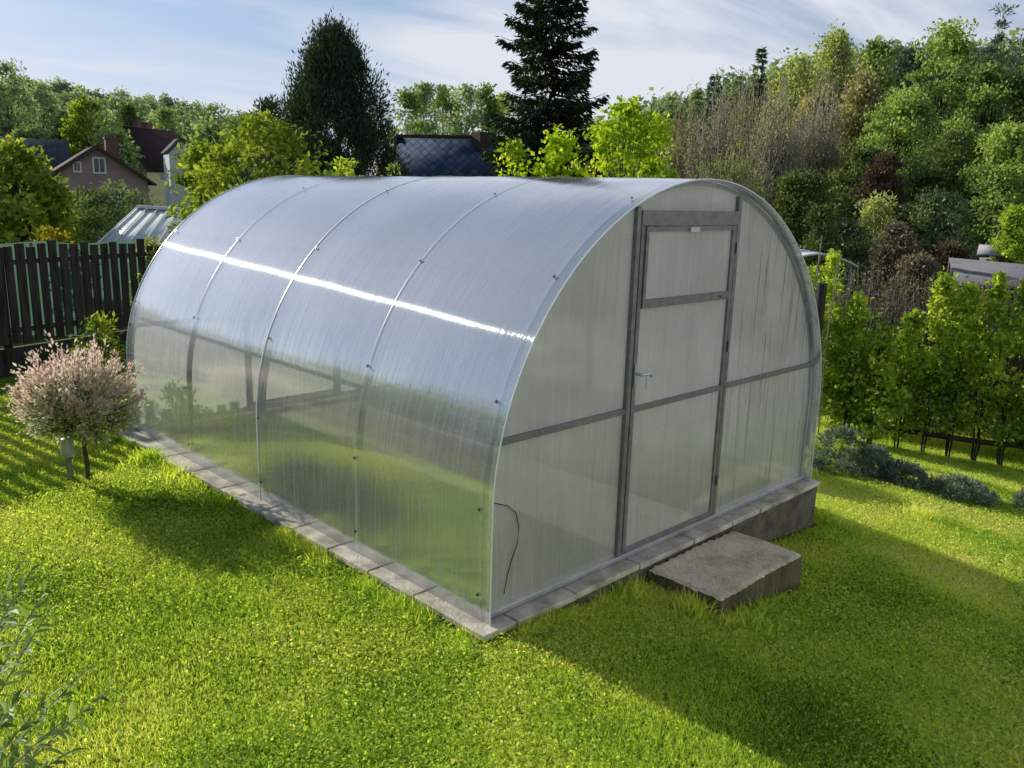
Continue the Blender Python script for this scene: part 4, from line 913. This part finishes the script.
# far hill terrain on the left
def hill():
    # polar strip hill around the viewpoint azimuths
    nA, nR = 60, 14; V = []
    for i in range(nA):
        px = -500 + 1500 * i / (nA-1)
        for j in range(nR):
            d = 120 + 200 * j / (nR-1); p = at(px, 185, d); top = np.interp(px, [-500, 0, 120, 240, 330, 700, 1000], [22, 16, 13.5, 8.5, 3, 1, 1])
            V.append((p[0], p[1], -2.4 + (top + 2) * float(sstep(0, 7, j))))
    a = np.array([i * nR + j for i in range(nA-1) for j in range(nR-1)]); Fi = np.stack([a, a + nR, a + nR + 1, a + 1], 1)
    o = np_mesh('hill', np.array(V), Fi, 4, M['ground'], smooth=True); tag(o, kind='structure')
hill()
rng = np.random.default_rng(70); TL = []
for d in (150, 175, 200, 225):
    for px in np.arange(-160, 330, 7 * 200 / d):
        px_ = px + rng.normal() * 3; top = np.interp(px_, [-160, 0, 60, 120, 160, 200, 240, 290, 330], [60, 78, 86, 96, 99, 106, 117, 132, 140]) + rng.normal() * 2.5 + (225 - d) * .32
        p = at(px_, top, d); h = 10 + rng.random() * 3; TL.append((p[0], p[1], p[2] - h, h, 3.2 + rng.random() * 1.2))
forest('far_forest', 'wooded hillside running down behind the houses on the left', TL, M['hazeleaf'], 71, n_per=520)
TL = []
for px, top, d, hw in [(8, 58, 110, 24), (-30, 50, 105, 26), (38, 84, 115, 20), (62, 90, 118, 18), (-70, 55, 100, 26)]:
    p = at(px, top, d); h = p[2] + 3.0
for i, (px, top, d, hw, mt) in enumerate([(4, 60, 100, 25, 'hazeleaf'), (-50, 50, 100, 30, 'farleaf'), (40, 82, 108, 17, 'hazeleaf'), (86, 95, 92, 29, 'fruit'), (62, 110, 96, 18, 'farleaf'), (128, 104, 120, 10, 'dark'), (165, 108, 125, 14, 'farleaf'), (115, 130, 90, 16, 'farleaf'), (210, 120, 70, 18, 'farleaf'), (30, 122, 88, 26, 'farleaf')]):
    ptree('broadleaf_tree', ['tall hazy tree at the left edge above the blue roof', 'tall hazy tree beyond the left edge', 'slim hazy tree left of the bright round one', 'bright green round tree standing over the pink house',
        'darker tree tucked left of the bright round tree', 'narrow dark tree before the dark roof ridge', 'round distant tree behind the dark roof', 'mid green tree between pink house and yellow gable', 'dim tree behind the sunlit fruit tree', 'dark tree directly above the blue roof'][i],
        'tree', px, top, d, hw, prof='oval', crown0=.12, nclump=90, lpc=70, leaf=.45, cr=1.1, mat=M[mt], tr=.2, seed=80 + i, group='tall trees round the houses')
# woodland behind on the right
TL = []
for d in (58, 70):
    for px in np.arange(590, 1180, 17):
        px_ = px + rng.normal() * 6; top = np.interp(px_, [590, 650, 700, 760, 830, 900, 960, 1180], [128, 112, 104, 84, 62, 56, 52, 20]) + rng.normal() * 5
        p = at(px_, top, d); h = p[2] + 3; TL.append((p[0], p[1], -3.0, h, 2.3 + rng.random()))
forest('woodland', 'dense dim woodland filling the slope behind the right hand trees', TL, M['hazeleaf'], 72, n_per=1500, leafk=.7)

def twiggy(name, label, px, top, depth, hw, n, seed, mat, leafm=None, group=None, cat='tree', nl=0, leaf=.08):
    b, H, Rd = tpx(px, top, depth, hw); b = np.array(b); rng = np.random.default_rng(seed); t = empty(name, b, label, cat, group); wb = MB(); tips = []
    for i in range(n):
        th = rng.random() * 2 * PI; r0 = Rd * .25 * rng.random(); r1 = Rd * rng.random() ** .6; h = H * (.55 + .45 * rng.random()) * (1 - .25 * (r1 / Rd) ** 2)
        a = b + [r0 * math.cos(th), r0 * math.sin(th), 0]; e = b + [r1 * math.cos(th), r1 * math.sin(th), h]
        pts = limb(rng, a, e, 0, 7); pts[:, :2] += (pts[:, :2] - b[:2]) * -.15; wb.tube(pts, np.linspace(.0045 * H, .0012 * H * .6, 7), 3, False)
        for k in range(9):
            s = .3 + .68 * rng.random(); p0 = np.array([np.interp(s, np.linspace(0, 1, 7), pts[:, j]) for j in range(3)]); dd = rand_dirs(rng, 1)[0] * .7; dd[2] = abs(dd[2]) + .5
            p1 = p0 + dd * H * .13 * (1.1 - s) * (1 + rng.random()); wb.tube([p0, (p0 + p1) / 2 + rng.normal(size=3) * .02, p1], [.0013 * H, .001 * H, .0006 * H], 3, False); tips.append((p0, p1))
    wb.build('branches', mat, t)
    if nl:
        T_ = np.array(tips); i = rng.integers(0, len(T_), nl); s = rng.random(nl)[:, None]; P = T_[i, 0] * (1 - s) + T_[i, 1] * s + rng.normal(size=(nl, 3)) * leaf
        L = leaf * (.6 + .8 * rng.random(nl)); V, Fi, A = leaf_arrays(P, rand_dirs(rng, nl) + [0, 0, .3], rand_dirs(rng, nl), L, L * .5, .15, rng.random(nl)); np_mesh('crown', V, Fi, 3, leafm, parent=t, attr=A)

# conifers and twig trees in the gap right of the spruce
for i, a in enumerate([(672, 92, 50, 24, 'small green conifer first on the woodland edge right of the maple'), (697, 86, 52, 20, 'mid green conifer behind the brown bare saplings'), (716, 68, 50, 17, 'pointed dark conifer rising over the bare saplings'),
        (738, 74, 50, 13, 'sparse narrow conifer between two taller points'), (762, 46, 48, 15, 'tallest thin conifer standing against the cloud')]):
    spruce('conifer', a[4], a[0], a[1], a[2], a[3], 90 + i, M['pinedark'] if i in (2, 4) else M['hazeleaf'], M['bark_dark'], leaf=.30, step=.62, group='conifers on the woodland edge', sparse=.9)
for i, a in enumerate([(688, 80, 40, 30, 170), (722, 66, 38, 34, 210), (752, 54, 40, 34, 190), (784, 60, 34, 38, 200), (735, 108, 26, 44, 150), (826, 66, 36, 36, 170)]):
    twiggy('bare_tree', ['bare brown saplings left of the pointed conifer', 'bare brown twiggy tree under the pointed conifer', 'bare tree with pale upright stems under the tallest conifer', 'twiggy tree with sparse yellow leaves above the arch',
        'low pale thicket just above the arched door end', 'greyish bare tree merging into the olive crowns'][i], a[0], a[1], a[2], a[3], a[4], 100 + i, M['twig' if i % 2 == 0 else 'bark_pale'], M['tan' if i % 2 else 'birch'], 'half bare trees on the woodland edge', 'tree', 9000, .10)
RT = [
 (795, 58, 45, 34, 'olive', 'grey olive crown rising behind the bare tree right of the tallest conifer', 'oval'), (838, 34, 47, 38, 'olive', 'tall pale olive tree in the middle of the woodland skyline', 'oval'),
 (818, 92, 40, 34, 'birch', 'soft grey green tree in front of the pale olive one', 'oval'), (880, 26, 50, 20, 'lush', 'small bright tuft of crown on the woodland skyline', 'oval'),
 (912, 44, 52, 26, 'pinedark', 'dim dark crown on the skyline behind the lush tree', 'oval'), (862, 74, 42, 32, 'olive', 'mid olive tree left of the lush green crown', 'oval'),
 (952, 22, 38, 44, 'lush', 'big lush green tree with layered branches at upper right', 'oval'), (905, 86, 34, 38, 'lush', 'broad green branch mass below the lush tree on its left', 'round'),
 (992, 62, 36, 42, 'lush', 'full green tree under the tufted pine at the right edge', 'oval'), (1040, 60, 35, 36, 'dark', 'dark tree cut by the right edge', 'oval'),
 (960, 128, 30, 44, 'dark', 'shadowy tree in the hollow under the lush crowns', 'round'), (870, 142, 31, 36, 'dark', 'dark round tree left of the copper shrub', 'round'), (1015, 120, 28, 36, 'lush', 'lower green tree at the right edge above the bright bush', 'round'),
 (805, 168, 24, 34, 'dark', 'dark green shrub mass beside the arch of the greenhouse', 'round'), (838, 190, 27, 30, 'dark', 'second dark shrub behind the grey green bush', 'round')]
for i, (px, tp, dp, hw, mt, lb, pf) in enumerate(RT):
    wz = i in (0, 1, 2, 5)
    ptree('broadleaf_tree', lb, 'tree', px, tp, dp, hw, prof=pf, crown0=.12, nclump=int((80 + hw * 1.8) * (1.9 if wz else 1)), lpc=60 if wz else 130, leaf=.0040 * dp, cr=(.012 if wz else .0185) * dp, mat=M['tan'] if i in (2, 5) else M[mt], bark=M['bark_pale'] if wz else M['bark_dark'], tr=.13, seed=120 + i, group='trees of the right hand woodland', flat=1.7 if wz else .5, up=.5 if wz else 0, asp=.7, shell=.35)
# tufted pine at the upper right
ptree('pine', 'dark tufted pine touching the top right corner of the sky', 'tree', 1003, 4, 42, 24, prof='oval', crown0=.55, nclump=26, lpc=130, leaf=.22, cr=.42, mat=M['pinedark'], bark=M['bark_dark'], tr=.12, seed=140, asp=.25, flat=.6)
for i, (px, tp, dp, hw, mt, lb) in enumerate([(888, 148, 27, 22, 'red', 'copper red shrub in the middle of the dark woodland edge'), (850, 220, 23, 30, 'greybush', 'rounded grey green bush behind the leafy row'), (898, 222, 22, 26, 'dusky', 'dusky brown bush right of the grey green one'),
        (942, 188, 26, 44, 'greybush', 'wide soft green bush below the dark hollow'), (880, 196, 25, 22, 'olive', 'small yellowish bush under the copper shrub'), (1018, 206, 19, 20, 'sideleaf', 'bright green bush at the right edge beside the hut'),
        (918, 252, 17, 26, 'dusky', 'low brown dome shaped bush left of the grey roof'), (952, 244, 21, 16, 'red', 'low rusty shrub in front of the small hut'), (822, 205, 16.5, 16, 'dark', 'dark leafy bush touching the right of the arch')]):
    ptree('bush', lb, 'bush', px, tp, dp, hw, prof='dome', crown0=.05, nclump=80, lpc=120, leaf=.0045 * dp, cr=.014 * dp, mat=M[mt], bark=M['bark_dark'], tr=.04, seed=150 + i, trunks=3, asp=.5)

# grey low building + hut at right
M['roofgrey'] = solid('grey_sheet_roof', (.13, .13, .145), (.17, .17, .185), scale=3, rough=.7)
def grey_shed():
    T = empty('shed', at(1010, 330, 15), 'low shed with a plain grey sloping roof beyond the leafy row', 'shed')
    bl, br_, tr_, tl = at(957, 283, 12.8), at(1120, 292, 12.4), at(1110, 272, 16), at(949, 257.5, 16)
    quadmesh('roof', [bl, br_, tr_, tl], M['roofgrey'], T, .05); dn = lambda p, z_=-2.2: np.array([p[0], p[1], z_]); e = np.array([0, 0, -.06])
    q = MB(); q.add([dn(bl), dn(br_), dn(tr_), dn(tl), bl+e, br_+e, tr_+e, tl+e], [(0,1,5,4),(1,2,6,5),(2,3,7,6),(3,0,4,7)]); q.build('wall', M['wood_dark'], T)
grey_shed()
def hut():
    T = empty('hut', at(990, 270, 20), 'small open hut with pale lilac grey roof and dark posts', 'hut')
    bl, br_, tr_, tl = at(977, 253, 19), at(1003, 254, 19), at(1001, 245, 21), at(979, 244.5, 21)
    quadmesh('roof', [bl, br_, tr_, tl], solid('pale_sheet', (.32, .31, .36), (.4, .39, .44), scale=3), T, .05)
    for p in (bl, br_, tr_, tl):
        q = MB(); q.bar((p[0], p[1], -2.2), (p[0], p[1], p[2] - .06), .1); q.build('post', M['wood_dark'], T)
    for px in (983, 990, 997):
        p = at(px, 258, 20); q = MB(); q.box((p[0]-.1, p[1]-.1, -2.2), (p[0]+.1, p[1]+.1, p[2])); q.build('panel', M['white_frame'], T)
hut()
def canopy():
    p = at(808, 262, 15.5); T = empty('garden_canopy', (p[0], p[1], gzf(p[0], p[1])), 'white curved canopy top peeping out right of the arch', 'canopy')
    q = MB(); V = []; n = 12
    ax = np.array([RX[0], RX[1], 0]); ay = np.array([-RX[1], RX[0], 0])
    for i in range(n):
        t = i / (n-1); 
        for s in (-.6, .6): V.append(p + ax * (t - .5) * 1.4 + ay * s + np.array([0, 0, .2 * math.sin(PI * t)]))
    for i in range(n): V.append(V[2*i] - np.array([0,0,.03])); V.append(V[2*i+1] - np.array([0,0,.03]))
    Fc = [(2*i, 2*i+2, 2*i+3, 2*i+1) for i in range(n-1)] + [(2*n+2*i, 2*n+2*i+1, 2*n+2*i+3, 2*n+2*i+2) for i in range(n-1)] + [(2*i, 2*n+2*i, 2*n+2*i+2, 2*i+2) for i in range(n-1)] + [(2*i+1, 2*i+3, 2*n+2*i+3, 2*n+2*i+1) for i in range(n-1)]
    q.add(V, Fc); q.build('canopy_top', M['white_frame'], T, smooth=False)
    for sx in (-.6, .6):
        for sy in (-.5, .5):
            b_ = p + ax * sx + ay * sy; q = MB(); q.bar((b_[0], b_[1], gzf(b_[0], b_[1])), (b_[0], b_[1], p[2] + .05), .04); q.build('leg', M['steel'], T)
canopy()

# ------------------------------------------------------------------ leafy row on the right
ROW = [(812, 268, 9.6, 13), (834, 250, 9.7, 15), (860, 290, 9.6, 13), (884, 322, 9.4, 16), (915, 312, 9.5, 14), (946, 276, 9.3, 17), (972, 285, 9.2, 14), (1001, 272, 9.1, 17), (1032, 280, 9.0, 18), (1062, 285, 8.9, 18), (1098, 288, 8.8, 18), (1134, 284, 8.75, 18)]
RL = ['young hornbeam nearest the arch, first in the leafy row', 'tallest young hornbeam near the arch with thin stakes', 'third young hornbeam of the leafy row, before grey netting', 'young hornbeam with the thick visible trunk in the leafy row', 'young hornbeam just right of the thick trunked one',
      'middle young hornbeam below the grey shed corner', 'young hornbeam with a dark pole like trunk under the grey roof', 'bright dense young hornbeam near the right edge', 'young hornbeam cut by the right edge', 'first young hornbeam beyond the right edge', 'second young hornbeam beyond the right edge', 'last young hornbeam of the row, well beyond the right edge']
for i, (px, tp, dp, hw) in enumerate(ROW):
    ptree('young_hornbeam', RL[i], 'tree', px, tp, dp, hw * 1.5, prof='col', crown0=.16, nclump=80, lpc=34, leaf=.052, cr=.10, trunks=3 if i != 3 else 1, mat=M['sideleaf'], bark=M['bark_dark'], tr=.011 if i != 3 else .035, seed=200 + i, asp=.8, group='row of young hornbeams', limbs=True, flat=.9, shell=.2)
# grey wire fence with dead creeper behind
def netting():
    a, b = at(800, 300, 10.9), at(1120, 300, 9.6); T = empty('hedge', (a[0], a[1], gzf(a[0], a[1])), 'grey brown leafless trimmed hedge behind the leafy row', 'hedge')
    rng = np.random.default_rng(9); wb = MB(); Ln = np.linalg.norm((b - a)[:2]); d = (b - a)[:2] / Ln; tips = []
    for i in range(1500):
        s = rng.random() * Ln; o = rng.normal() * .12; x, y = a[0] + d[0] * s - d[1] * o, a[1] + d[1] * s + d[0] * o
        g = gzf(x, y); z0 = g + rng.random() * 1.2; top = 1.08 - .08 * s / Ln + rng.normal() * .035; z1 = min(z0 + .3 + rng.random() * .9, top)
        p0 = np.array([x, y, z0]); p1 = np.array([x + rng.normal() * .09, y + rng.normal() * .09, z1]); wb.tube([p0, (p0+p1)/2 + rng.normal(size=3) * .03, p1], [.005, .004, .002], 3, False); tips.append((p0, p1))
    wb.build('branches', M['twig_grey'], T)
    n = 26000; Tp = np.array(tips); i = rng.integers(0, len(Tp), n); s = rng.random(n)[:, None]; P = Tp[i, 0] * (1-s) + Tp[i, 1] * s + rng.normal(size=(n, 3)) * .05
    L = .035 * (.6 + .8 * rng.random(n)); V, Fi, A = leaf_arrays(P, rand_dirs(rng, n), rand_dirs(rng, n), L, L * .5, .15, rng.random(n)); np_mesh('dry_leaves', V, Fi, 3, M['dusky'], parent=T, attr=A)
netting()
# horizontal timber along the foot of the row, dark post
p0, p1 = at(872, 426, 9.9), at(1100, 454, 8.9)
q = MB(); q.tube([p0, (p0 + p1) / 2 - np.array([0, 0, .03]), p1], .032, 8); o = q.build('timber_rail', M['bark_dark'], loc=tuple((p0 + p1) / 2)); tag(o, 'dark horizontal timber rail behind the trunks of the leafy row', 'rail')
for i, (px, ty, dp, lb) in enumerate([(822, 283, 8.8, 'thick black wooden post close to the right of the arch')]):
    p = at(px, ty, dp); g = gzf(p[0], p[1]); q = MB(); q.tube([(p[0], p[1], g - .1), (p[0] + .01, p[1], p[2])], .055 if i == 0 else .03, 8); o = q.build('fence_post', M['fence'], loc=(p[0], p[1], g)); tag(o, lb, 'post')
for i, (px, ty, by, dp, lb) in enumerate([(822, 237, 320, 9.4, 'thin pale cane rising above the first young trees'), (838, 262, 330, 9.3, 'second thin cane among the leaves near the arch')]):
    p = at(px, ty, dp); g = gzf(p[0], p[1]); q = MB(); q.tube([(p[0], p[1], g), (p[0] - .03, p[1] + .02, (g + p[2]) / 2), (p[0], p[1], p[2])], .008, 6); o = q.build('cane', M['bark_pale'], loc=(p[0], p[1], g)); tag(o, lb, 'cane')
# glaucous perennials
for i, (px, py, dp, hw, hh, lb) in enumerate([(842, 452, 7.9, 28, .42, 'grey blue catmint clump beside the greenhouse corner'), (908, 467, 7.7, 28, .20, 'low silvery catmint mat on the lawn edge'), (960, 477, 7.5, 32, .19, 'low silvery catmint mat towards the right edge'), (872, 458, 7.9, 22, .30, 'dark leaved catmint between clump and mat'), (1035, 492, 7.4, 16, .22, 'silvery catmint cut by the right edge')]):
    p = at(px, py, dp); b = (p[0], p[1], gzf(p[0], p[1])); tree('catmint', lb, 'plant', b, hh, hw * dp / F, prof='dome', crown0=.05, nclump=80, lpc=55, leaf=.035, cr=.055, mat=M['catmint'], tr=.004, trunks=6, seed=230 + i, asp=.35, up=.5, group='silvery catmint plants')

# ------------------------------------------------------------------ near shrub, bottom left
def near_shrub():
    b = at(-150, 700, 2.0); b[2] = gzf(b[0], b[1]); T = empty('butterfly_bush', b, 'silvery narrow leaved shrub twigs in the bottom left corner', 'shrub'); rng = np.random.default_rng(17)
    wb = MB(); P, D, Ls = [], [], []
    tips = [(20, 562, 1.85), (50, 610, 2.0), (48, 700, 1.9), (70, 752, 1.8), (30, 572, 1.9), (44, 592, 1.95), (12, 600, 1.8), (10, 655, 1.75), (26, 690, 1.8), (8, 715, 1.6), (84, 672, 2.0), (62, 722, 1.75), (34, 748, 1.6), (110, 690, 2.1), (-10, 640, 1.8)]
    for px, py, dp in tips:
        e = at(px, py, dp); m_ = b + (e - b) * .55 + np.array([0, 0, .10]); t = np.linspace(0, 1, 12)[:, None]; pts = (1-t)**2 * b + 2*t*(1-t)*m_ + t*t*e
        wb.tube(pts, np.linspace(.004, .0012, 12), 5, False); ax = pts[-1] - pts[-2]; ax /= np.linalg.norm(ax)
        k = 13 if py < 640 else 11
        for i in range(k):
            s = .62 + .38 * i / (k-1) if py < 640 else .55 + .45 * i / (k-1)
            p = np.array([np.interp(s, t[:, 0], pts[:, j]) for j in range(3)]); side = rand_dirs(rng, 1)[0]; side -= ax * (side @ ax); side /= np.linalg.norm(side)
            for sg in (-1, 1): P.append(p); D.append(ax * .75 + side * sg + np.array([0, 0, .1])); Ls.append((.040 + .035 * rng.random()) * (1.15 - .55 * (s - .55) / .45))
    wb.build('stems', M['bark_pale'], T, smooth=True)
    P, D, Ls = np.array(P), np.array(D), np.array(Ls); n = len(P)
    # lance leaf: six points
    D /= np.linalg.norm(D, axis=1)[:, None]; Nn = rand_dirs(rng, n) * .5 + [0, 0, 1]; S = np.cross(D, Nn); S /= np.linalg.norm(S, axis=1)[:, None]; U = np.cross(S, D); L = Ls[:, None]; W_ = L * .16
    g = -np.array([0, 0, 1.0])
    V = np.stack([P, P + D*L*.3 + S*W_ + U*W_*.4, P + D*L*.7 + S*W_*.7 + g*L*.06 + U*W_*.3, P + D*L + g*L*.16, P + D*L*.7 - S*W_*.7 + g*L*.06 + U*W_*.3, P + D*L*.3 - S*W_ + U*W_*.4, P + D*L*.3, P + D*L*.7 + g*L*.07], 1).reshape(-1, 3)
    b8 = np.arange(n) * 8; tri = [(0,1,6),(0,6,5),(1,2,7),(1,7,6),(5,6,7),(5,7,4),(2,3,7),(4,7,3)]
    Fi = np.stack([np.stack([b8+i, b8+j, b8+k], 1) for i, j, k in tri], 1).reshape(-1, 3)
    np_mesh('leaves', V, Fi, 3, M['budd'], parent=T, attr=np.repeat(rng.random(n), 8), smooth=False)
near_shrub()
# hedge far off to the left: it is what the curved side of the greenhouse mirrors
for i, y in enumerate(np.linspace(-6, 16, 12)):
    rr = random.Random(i); x = -8.6 - rr.random() * 1.2
    tree('border_tree', 'leafy border tree standing left of the lawn outside the picture', 'tree', (x, y, gzf(x, y)), 3.6 + rr.random() * .9, 1.6, prof='round', crown0=.02, nclump=80, lpc=45, leaf=.18, cr=.5, mat=M['lush'], tr=.06, seed=300 + i, group='border trees left of the lawn')

# ------------------------------------------------------------------ render settings
scene.render.engine = 'CYCLES'
scene.view_settings.view_transform = 'Standard'; scene.view_settings.look = 'None'; scene.view_settings.exposure = 0
cy = scene.cycles; cy.max_bounces = 12; cy.diffuse_bounces = 7; cy.glossy_bounces = 3; cy.transmission_bounces = 5; cy.transparent_max_bounces = 12; cy.use_denoising = True
cy.caustics_reflective = False; cy.caustics_refractive = False; cy.sample_clamp_indirect = 5
